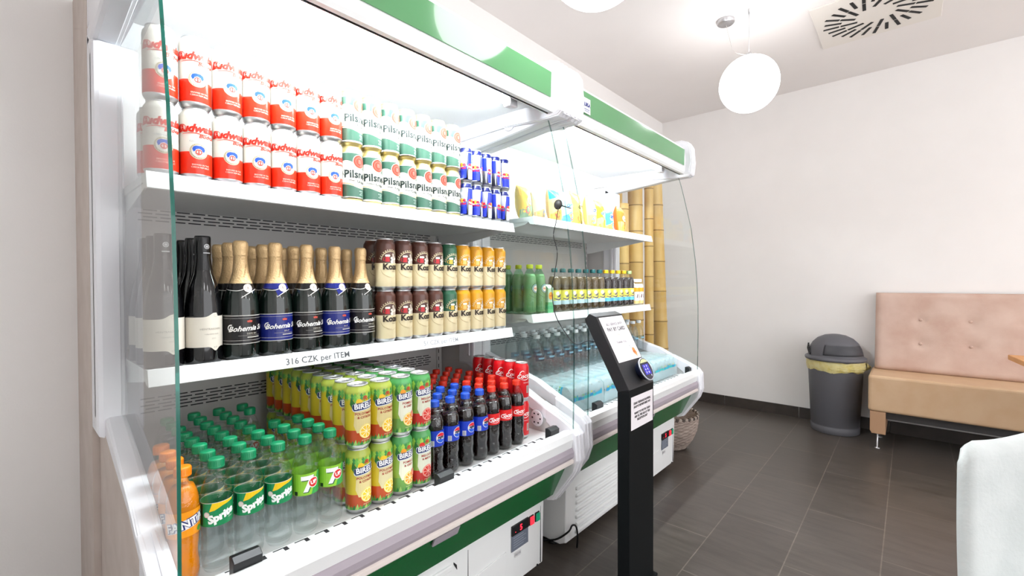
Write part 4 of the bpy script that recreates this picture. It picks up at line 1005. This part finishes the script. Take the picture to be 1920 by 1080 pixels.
for i in range(2):
    for j in range(3): p.text('147258'[j+3*i], cx-.011+.018*i, cy+.011-.0125*j, .009, wk, 3, bold=.0004)
p.text('0', cx+.016, cy-.028, .008, wk, 3, bold=.0004)
p.build('reader_display', lambda s, q, o: hp(s, q, .0314+o), rd_, step=0, off=.0005)
p = Print(); p.rect(.012, .196, -.150, -.028, wp, 1)
for k, (tx, zz, sz) in enumerate((('DEAR TEENAGE SHOPPERS,', -.055, .0118), ('SHOP IS MONITORED 24/7.', -.068, .0118), ('WANT TO PAY IN CASH?', -.092, .0118), ('ASK US, WE ARE AT THE', -.105, .0118), ('RECEPTION 24/7', -.118, .0118))): p.text(tx, .104, zz, sz, ink('4a464a'), 2, bold=.0004)
p.build('paper_notice', lambda s, q, o: (KX0+s-KO.x, .76-o-KO.y, kb+q), t, step=0, off=.0008)

# suction hook on the pane and its cable
t = thing('suction_hook', (1.444, 1.035, zr(.300)), 'small black suction hook stuck on the side glass between the coolers', 'hook')
bm = lathe(B(), [(0, 0), (.019, 0), (.020, .002), (.012, .005), (.007, .008), (0, .009)], 24); bmesh.ops.rotate(bm, verts=bm.verts, matrix=Matrix.Rotation(-PI/2, 3, 'Y')); bmesh.ops.translate(bm, verts=bm.verts, vec=(1.437, 1.028, zr(.302)))
link('suction_cup', bm, mat('dark_rubber', '2c2825', .5), t)
bm = B(); tube(bm, [(1.446, 1.024, zr(.300)), (1.50, 1.012, zr(.293))], .0028, 8); link('pin', bm, MATS['dark_rubber'], t)
bm = B(); pts = [(1.4335, 1.024, zr(.292)), (1.4335, 1.038, zr(.23)), (1.4335, 1.049, zr(.183)), (1.4335, 1.031, zr(.113)), (1.4335, 1.045, zr(.03)), (1.4335, 1.057, zr(-.03)), (1.434, 1.04, zr(-.13)), (1.434, .985, zr(-.205)), (1.436, .945, zr(-.236)), (1.49, .932, zr(-.228)), (1.525, .915, zr(-.235)), (1.53, .905, zr(-.25))]
tube(bm, smoothpts(pts, 6), .0017, 6); tag(link('power_cable', bm, BLACK), 'thin black cable hanging from the suction hook to the payment stand', 'cable')
bm = B(); pts = [(1.60, 1.40, .30), (1.62, 1.28, .20), (1.60, 1.15, .12), (1.615, 1.09, .17), (1.64, 1.075, .20), (1.66, 1.08, .12), (1.67, 1.09, .02)]
pts = [(1.575, 1.25, .012), (1.578, 1.15, .05), (1.583, 1.085, .105), (1.60, 1.075, .13), (1.625, 1.072, .115), (1.645, 1.078, .06), (1.65, 1.085, .008)]
tube(bm, smoothpts(pts, 6), .004, 8); tag(link('floor_cable', bm, BLACK), 'black cord looping out at the foot of the further cooler', 'cable')

# ---------------------------------------------------------------- bench
t = thing('upholstered_bench', (4.25, -.8, 0), 'tan upholstered bench with pink beige tufted back against the white wall', 'bench')
SEATM = mat('tan_leatherette', 'd0b08e', .5, noise=('caa784', 9), bump=(300, .1)); BACKM = mat('pink_suede', 'ceb3a5', .75, noise=('bf9f90', 6), bump=(160, .2))
bm = B(); box(bm, 4.0, 4.44, -2.2, .215, zr(-.905), zr(-.655), .018, seg=3); link('seat', bm, SEATM, t, smooth=False)
bm = B(); nx, nz_ = 110, 40; ya, yb = .195, -2.2; G = []
tf = [(y_, z_) for y_ in [.195-.255-.255*i for i in range(9)] for z_ in (.36, .66)]
hB = .565
for i in range(nx+1):
    col = []
    for j in range(nz_+1):
        yy = ya+(yb-ya)*i/nx; v_ = j/nz_; zz = v_*hB
        d = .0
        for (ty, tz) in tf:
            q = ((yy-ty)**2+(zz-tz*hB)**2)**.5; d += .013*math.exp(-(q/.03)**2)+.006*math.exp(-(q/.08)**2)
        e = min(i, nx-i)/nx*(ya-yb); ed = .02*max(0, 1-e/.03)**2+.02*max(0, 1-min(v_*hB, (1-v_)*hB)/.03)**2
        xx = 4.30+.12*v_+d+ed
        col.append(bm.verts.new((xx, yy, zr(-.655)+zz)))
    G.append(col)
for i in range(nx):
    for j in range(nz_): f = bm.faces.new((G[i][j], G[i][j+1], G[i+1][j+1], G[i+1][j])); f.smooth = True
def edge_strip(L1):
    L2 = [bm.verts.new((4.505, q.co.y, q.co.z)) for q in L1]
    for a, b_, c, d in zip(L1, L1[1:], L2[1:], L2): bm.faces.new((a, b_, c, d))
edge_strip([G[0][j] for j in range(nz_+1)]); edge_strip([G[nx][j] for j in range(nz_+1)]); edge_strip([G[i][nz_] for i in range(nx+1)]); edge_strip([G[i][0] for i in range(nx+1)])
bmesh.ops.recalc_face_normals(bm, faces=bm.faces[:])
bk2 = link('backrest', bm, BACKM, t)
for (ty, tz) in tf:
    bm = B(); bmesh.ops.create_uvsphere(bm, u_segments=14, v_segments=8, radius=.0095, matrix=Matrix.Translation((4.30+.12*tz+.012, ty, zr(-.655)+tz*hB)))
    for v_ in bm.verts: v_.co.x = 4.30+.12*tz+.012+(v_.co.x-(4.30+.12*tz+.012))*.5
    link('tuft_button', bm, BACKM, bk2, smooth=True)
for yy in (.165, -1.0, -2.1):
    bm = B(); prism(bm, [(yy-.045, zr(-.905)), (yy+.04, zr(-.905)), (yy+.04, zr(-1.04)), (yy+.03, zr(-1.06)), (yy-.045, zr(-1.06))], 4.005, 4.40, bev=.004); lg = link('leg', bm, mat('leg_wood_tan', 'b58e6e', .6), t)
    for xx in (4.05, 4.35): link('levelling_foot', lathe(B(), [(0, 0), (.018, 0), (.018, .004), (.005, .007), (.005, zr(-1.06))], 14, xx, yy, 0), STEEL, lg)
bm = B(); box(bm, 4.10, 4.13, -2.2, .15, zr(-.97), zr(-.905)); link('under_frame', bm, mat('dark_frame', '4a4848', .6), t)

# ---------------------------------------------------------------- waste bin
bx, by = 4.315, .436
t = thing('waste_bin', (bx, by, 0), 'grey plastic waste bin with a domed push lid and yellow liner', 'bin')
PM = mat('grey_bin_plastic', '5d5d62', .5, bump=(400, .1)); H0 = zr(-.605)
link('bin_body', lathe(B(), [(0, .006), (.150, .006), (.155, 0), (.158, .004), (.160, .05), (.155, .055), (.158, .06), (.178, H0-.06), (.181, H0-.01), (.178, H0)], 48, bx, by, 0), PM, t)
bm = B(); nn = 96; prev = None
for j, (r, z) in enumerate([(.179, H0-.085), (.183, H0-.07), (.188, H0-.045), (.186, H0-.02), (.190, H0-.004)]):
    ring = [bm.verts.new((bx+(r+.0025*math.sin(a*17+j)+.0015*math.sin(a*41+2*j))*math.sin(a), by-(r+.0025*math.sin(a*17+j)+.0015*math.sin(a*41+2*j))*math.cos(a), z+.006*math.sin(a*5+j)+.003*math.sin(a*13))) for a in [2*PI*i/nn for i in range(nn)]]
    if prev:
        for i in range(nn): f = bm.faces.new((prev[i], prev[(i+1) % nn], ring[(i+1) % nn], ring[i])); f.smooth = True
    prev = ring
for k in range(9): tube(bm, smoothpts([(bx+.188*math.sin(a)+.003, by-.188*math.cos(a), H0-.05+.01*math.sin(3*a+k*1.3)+(.004*k-.016)) for a in [-1.7+.35*i+k*.05 for i in range(12)]], 3), .0022, 5)
# the knotted end
for k in range(6): tube(bm, smoothpts([(bx+.10, by-.165, H0-.045), (bx+.06+.01*k, by-.195-.004*k, H0-.03-.006*k), (bx+.03+.006*k, by-.200+.003*k, H0-.055-.004*k)], 3), .006, 6)
link('bin_liner', bm, mat('yellow_liner', 'e3d27a', .4, trans=.2, noise=('f0e6b0', 30)), t)
bm = lathe(B(), [(.170, H0-.004), (.197, H0-.006), (.201, H0+.004), (.198, H0+.016), (.185, H0+.022), (.176, H0+.030)], 48, bx, by, 0); ld = link('lid_rim', bm, PM, t)
bm = lathe(B(), [(.177, H0+.024), (.176, H0+.045), (.167, H0+.085), (.148, H0+.125), (.115, H0+.160), (.07, H0+.183), (.03, H0+.191), (0, H0+.193)], 48, bx, by, 0)
link('lid_dome', bm, PM, t)
bm = B(); n = 20; fv = []
aR = math.radians(-58)
for i in range(n+1):
    a = aR-.9+1.8*i/n; col = []
    for j in range(9):
        ph = .10+j*.095; r = .180*math.cos(ph); z = H0+.022+.176*math.sin(ph)
        col.append(bm.verts.new((bx+r*math.sin(a), by-r*math.cos(a), z)))
    fv.append(col)
for i in range(n):
    for j in range(8): f = bm.faces.new((fv[i][j], fv[i+1][j], fv[i+1][j+1], fv[i][j+1])); f.smooth = True
bmesh.ops.solidify(bm, geom=bm.faces[:], thickness=.003)
link('push_flap', bm, mat('grey_flap', '66666b', .42), t)
bm = B(); a = math.radians(-120)
for i in range(6):
    a0 = math.radians(-148-3*i); tube(bm, [(bx+.182*math.sin(a0), by-.182*math.cos(a0), H0+.03+.008*i), (bx+.176*math.sin(a0), by-.176*math.cos(a0), H0+.045+.014*i)], .006, 6)
link('lid_gap', bm, BLACK, t)

# ---------------------------------------------------------------- bamboo poles and basket
BM = mat('yellow_bamboo', 'd9b878', .42, noise=('cfa860', 5, (3, 3, .6))); BN = mat('bamboo_node', '8f713f', .6)
def bamboo(x, y, r, h, dx_, dy_, label, off):
    t = thing('bamboo_pole', (x, y, 0), label, 'bamboo pole', 'bamboo poles beside the further cooler')
    bm = B(); z = 0; prof = [(0, 0), (r, 0)]; mis = [0]; zz = off; nd = []
    while zz < h-.02:
        prof += [(r*.985, zz-.012), (r*1.035, zz-.004), (r*1.0, zz), (r*1.03, zz+.004), (r*.985, zz+.014)]; mis += [0, 0, 1, 1, 0]; nd.append(zz); zz += random.uniform(.19, .25)
    prof += [(r, h), (r*.8, h), (r*.78, h-.05), (0, h-.05)]; mis += [0, 0, 0, 0]
    lathe(bm, prof, 24, 0, 0, 0, mis=mis)
    for v in bm.verts: v.co.x += x+dx_*v.co.z; v.co.y += y+dy_*v.co.z
    link('culm', bm, [BM, BN], t, smooth=False)
bamboo(3.06, 1.60, .050, zr(.575), -.012, 0, 'short bamboo pole nearest the further cooler, its cut top visible', .16)
bamboo(3.26, 1.585, .056, 2.11, -.012, .004, 'thick bamboo pole behind the pane, second from the cooler', .22)
bamboo(3.33, 1.515, .034, 2.11, -.01, 0, 'slender bamboo pole between two thick ones', .10)
bamboo(3.60, 1.515, .058, 2.14, -.06, .015, 'thick leaning bamboo pole furthest from the cooler', .15)
bamboo(3.15, 1.70, .05, 2.1, -.01, .0, 'darker bamboo pole standing behind the front ones', .18)
t = thing('wicker_basket', (3.14, 1.29, 0), 'round whitewashed wicker basket on the floor beyond the further cooler', 'basket')
bp2 = [(0, .004), (.10, .0), (.125, .01), (.165, .07), (.190, .13), (.200, .19), (.201, .235), (.196, .235), (.186, .14), (.12, .02), (0, .015)]
bm = B(); n = 90; prev = None; fpr = []
for (a, b), (c, d) in zip(bp2[1:7], bp2[2:8]):
    for k in range(5): fpr.append((a+(c-a)*k/5, b+(d-b)*k/5))
fpr = [(0, .004)]+fpr+bp2[7:]
for j, (r, z) in enumerate(fpr):
    if r == 0: ring = None; c_ = bm.verts.new((3.14, 1.29, z)); 
    else:
        ring = []
        for i in range(n):
            a = 2*PI*i/n; rr = r+(.0022 if (i//3+j) % 2 else -.0014) if 3 < j < len(fpr)-4 else r
            ring.append(bm.verts.new((3.14+rr*math.sin(a), 1.29-rr*math.cos(a), z)))
    if prev is not None:
        for i in range(n):
            k = (i+1) % n
            if prev == 'c': bm.faces.new((last, ring[k], ring[i]))
            elif ring is None: bm.faces.new((prev[i], prev[k], c_))
            else: bm.faces.new((prev[i], prev[k], ring[k], ring[i]))
    if ring is None: prev = 'c'; last = c_
    else: prev = ring
link('basket_weave', bm, mat('whitewashed_wicker', 'a99a90', .75, noise=('8d7e75', 25, (1, 1, 4))), t)
bm = B()
for i in range(56):
    a = 2*PI*i/56; tt = B(); box(tt, -.0105, .0105, -.006, .006, -.010, .010, .003); merge(bm, tt, i % 2, Matrix.Translation((3.14+.2*math.sin(a), 1.29-.2*math.cos(a), .238)) @ Matrix.Rotation(a, 4, 'Z') @ Matrix.Rotation(.5, 4, 'Y'))
link('braided_rim', bm, [mat('dark_braid', '4a413b', .7), mat('light_braid', 'a99c92', .7)], t)

# ---------------------------------------------------------------- table and chair at the edge of the picture
t = thing('dining_table', (3.42, -.80, 0), 'light orange wooden table in front of the bench, only a corner showing', 'table')
WD = mat('orange_beech', 'd79a5c', .4, noise=('c98a4c', 6, (1, 8, 1))); a = math.radians(6)
def rot(pts): return [(3.772+(x*math.cos(a)-y*math.sin(a)), -.419+(x*math.sin(a)+y*math.cos(a))) for x, y in pts]
zt_ = zr(-.42)
bm = B(); prism(bm, rot([(0, 0), (-.72, 0), (-.72, -.75), (0, -.75)]), zt_-.028, zt_, axis='z', bev=.003); link('tabletop', bm, WD, t)
bm = B(); cxy = rot([(-.36, -.375)])[0]
lathe(bm, [(.0, .0), (.22, 0), (.22, .012), (.04, .03), (.035, .06), (.035, zt_-.05), (.12, zt_-.04), (.12, zt_-.028)], 28, cxy[0], cxy[1], 0); link('pedestal', bm, mat('dark_steel_leg', '2a2a2c', .4, metal=.5), t)
t = thing('shell_chair', (1.66, -.22, 0), 'white upholstered chair with a rounded back at the lower right edge', 'chair')
CH_M = mat('white_leather', 'cfd3d2', .5, noise=('c6cbca', 14), bump=(120, .35))
# back shell: runs from its rounded top corner towards the lower right of the view
p0 = Vector((1.412, -.082, 0)); ex = Vector((.34, -.94, 0)).normalized(); en = Vector((.94, .34, 0)).normalized()
bm = B(); NX, NZ = 30, 26; W_ = .50; G1, G2 = [], []
def topz(u): return zr(-.372)+.012*min(1, u/.05)+.045*(math.sin(max(0, min(1, (u-.12)/.45))*PI/2)**2)+(-.05*max(0, (u-.85)/.15)**2)
for i in range(NX+1):
    u = i/NX; c1, c2 = [], []
    for j in range(NZ+1):
        v_ = j/NZ; zt2 = topz(u)-.035*max(0, 1-u/.05)**2; zb = .42; z = zb+(zt2-zb)*v_
        widen = -.006*(1-v_)-.003*math.sin(v_*PI)
        s_ = widen+(W_-2*widen)*u; bow = .09*math.sin(PI*u)
        th = .024*(max(0, 1-abs(2*u-1)**14)**.5)*(max(0, 1-max(0, (v_-.93)/.07)**2)**.5)+.001
        b0 = p0+ex*s_+en*(bow-.03*(1-v_)); b0.z = z
        c1.append(bm.verts.new(b0-en*th)); c2.append(bm.verts.new(b0+en*th))
    G1.append(c1); G2.append(c2)
for i in range(NX):
    for j in range(NZ):
        bm.faces.new((G1[i][j], G1[i+1][j], G1[i+1][j+1], G1[i][j+1])); bm.faces.new((G2[i][j], G2[i][j+1], G2[i+1][j+1], G2[i+1][j]))
for i in range(NX):
    bm.faces.new((G1[i][NZ], G1[i+1][NZ], G2[i+1][NZ], G2[i][NZ])); bm.faces.new((G1[i][0], G2[i][0], G2[i+1][0], G1[i+1][0]))
for j in range(NZ):
    bm.faces.new((G1[0][j], G1[0][j+1], G2[0][j+1], G2[0][j])); bm.faces.new((G1[NX][j], G2[NX][j], G2[NX][j+1], G1[NX][j+1]))
bmesh.ops.recalc_face_normals(bm, faces=bm.faces[:])
link('backrest', bm, CH_M, t, smooth=True)
def cp(u, d): q = p0+ex*u+en*(.10-d); return (q.x, q.y)
bm = B(); prism(bm, [cp(.01, .05), cp(.12, .12), cp(.38, .12), cp(.49, .05), cp(.50, .42), cp(.44, .50), cp(.06, .50), cp(0, .42)], .40, .47, axis='z', bev=.02); link('seat', bm, CH_M, t)
for (u, d, u2, d2) in ((.06, .14, .02, .10), (.44, .14, .48, .10), (.06, .44, .02, .49), (.44, .44, .48, .49)):
    a_, b_ = cp(u, d), cp(u2, d2); bm = B(); tube(bm, [(a_[0], a_[1], .41), (b_[0], b_[1], 0)], [.016, .011], 12); link('leg', bm, mat('chair_leg_beech', 'c9a677', .45), t)
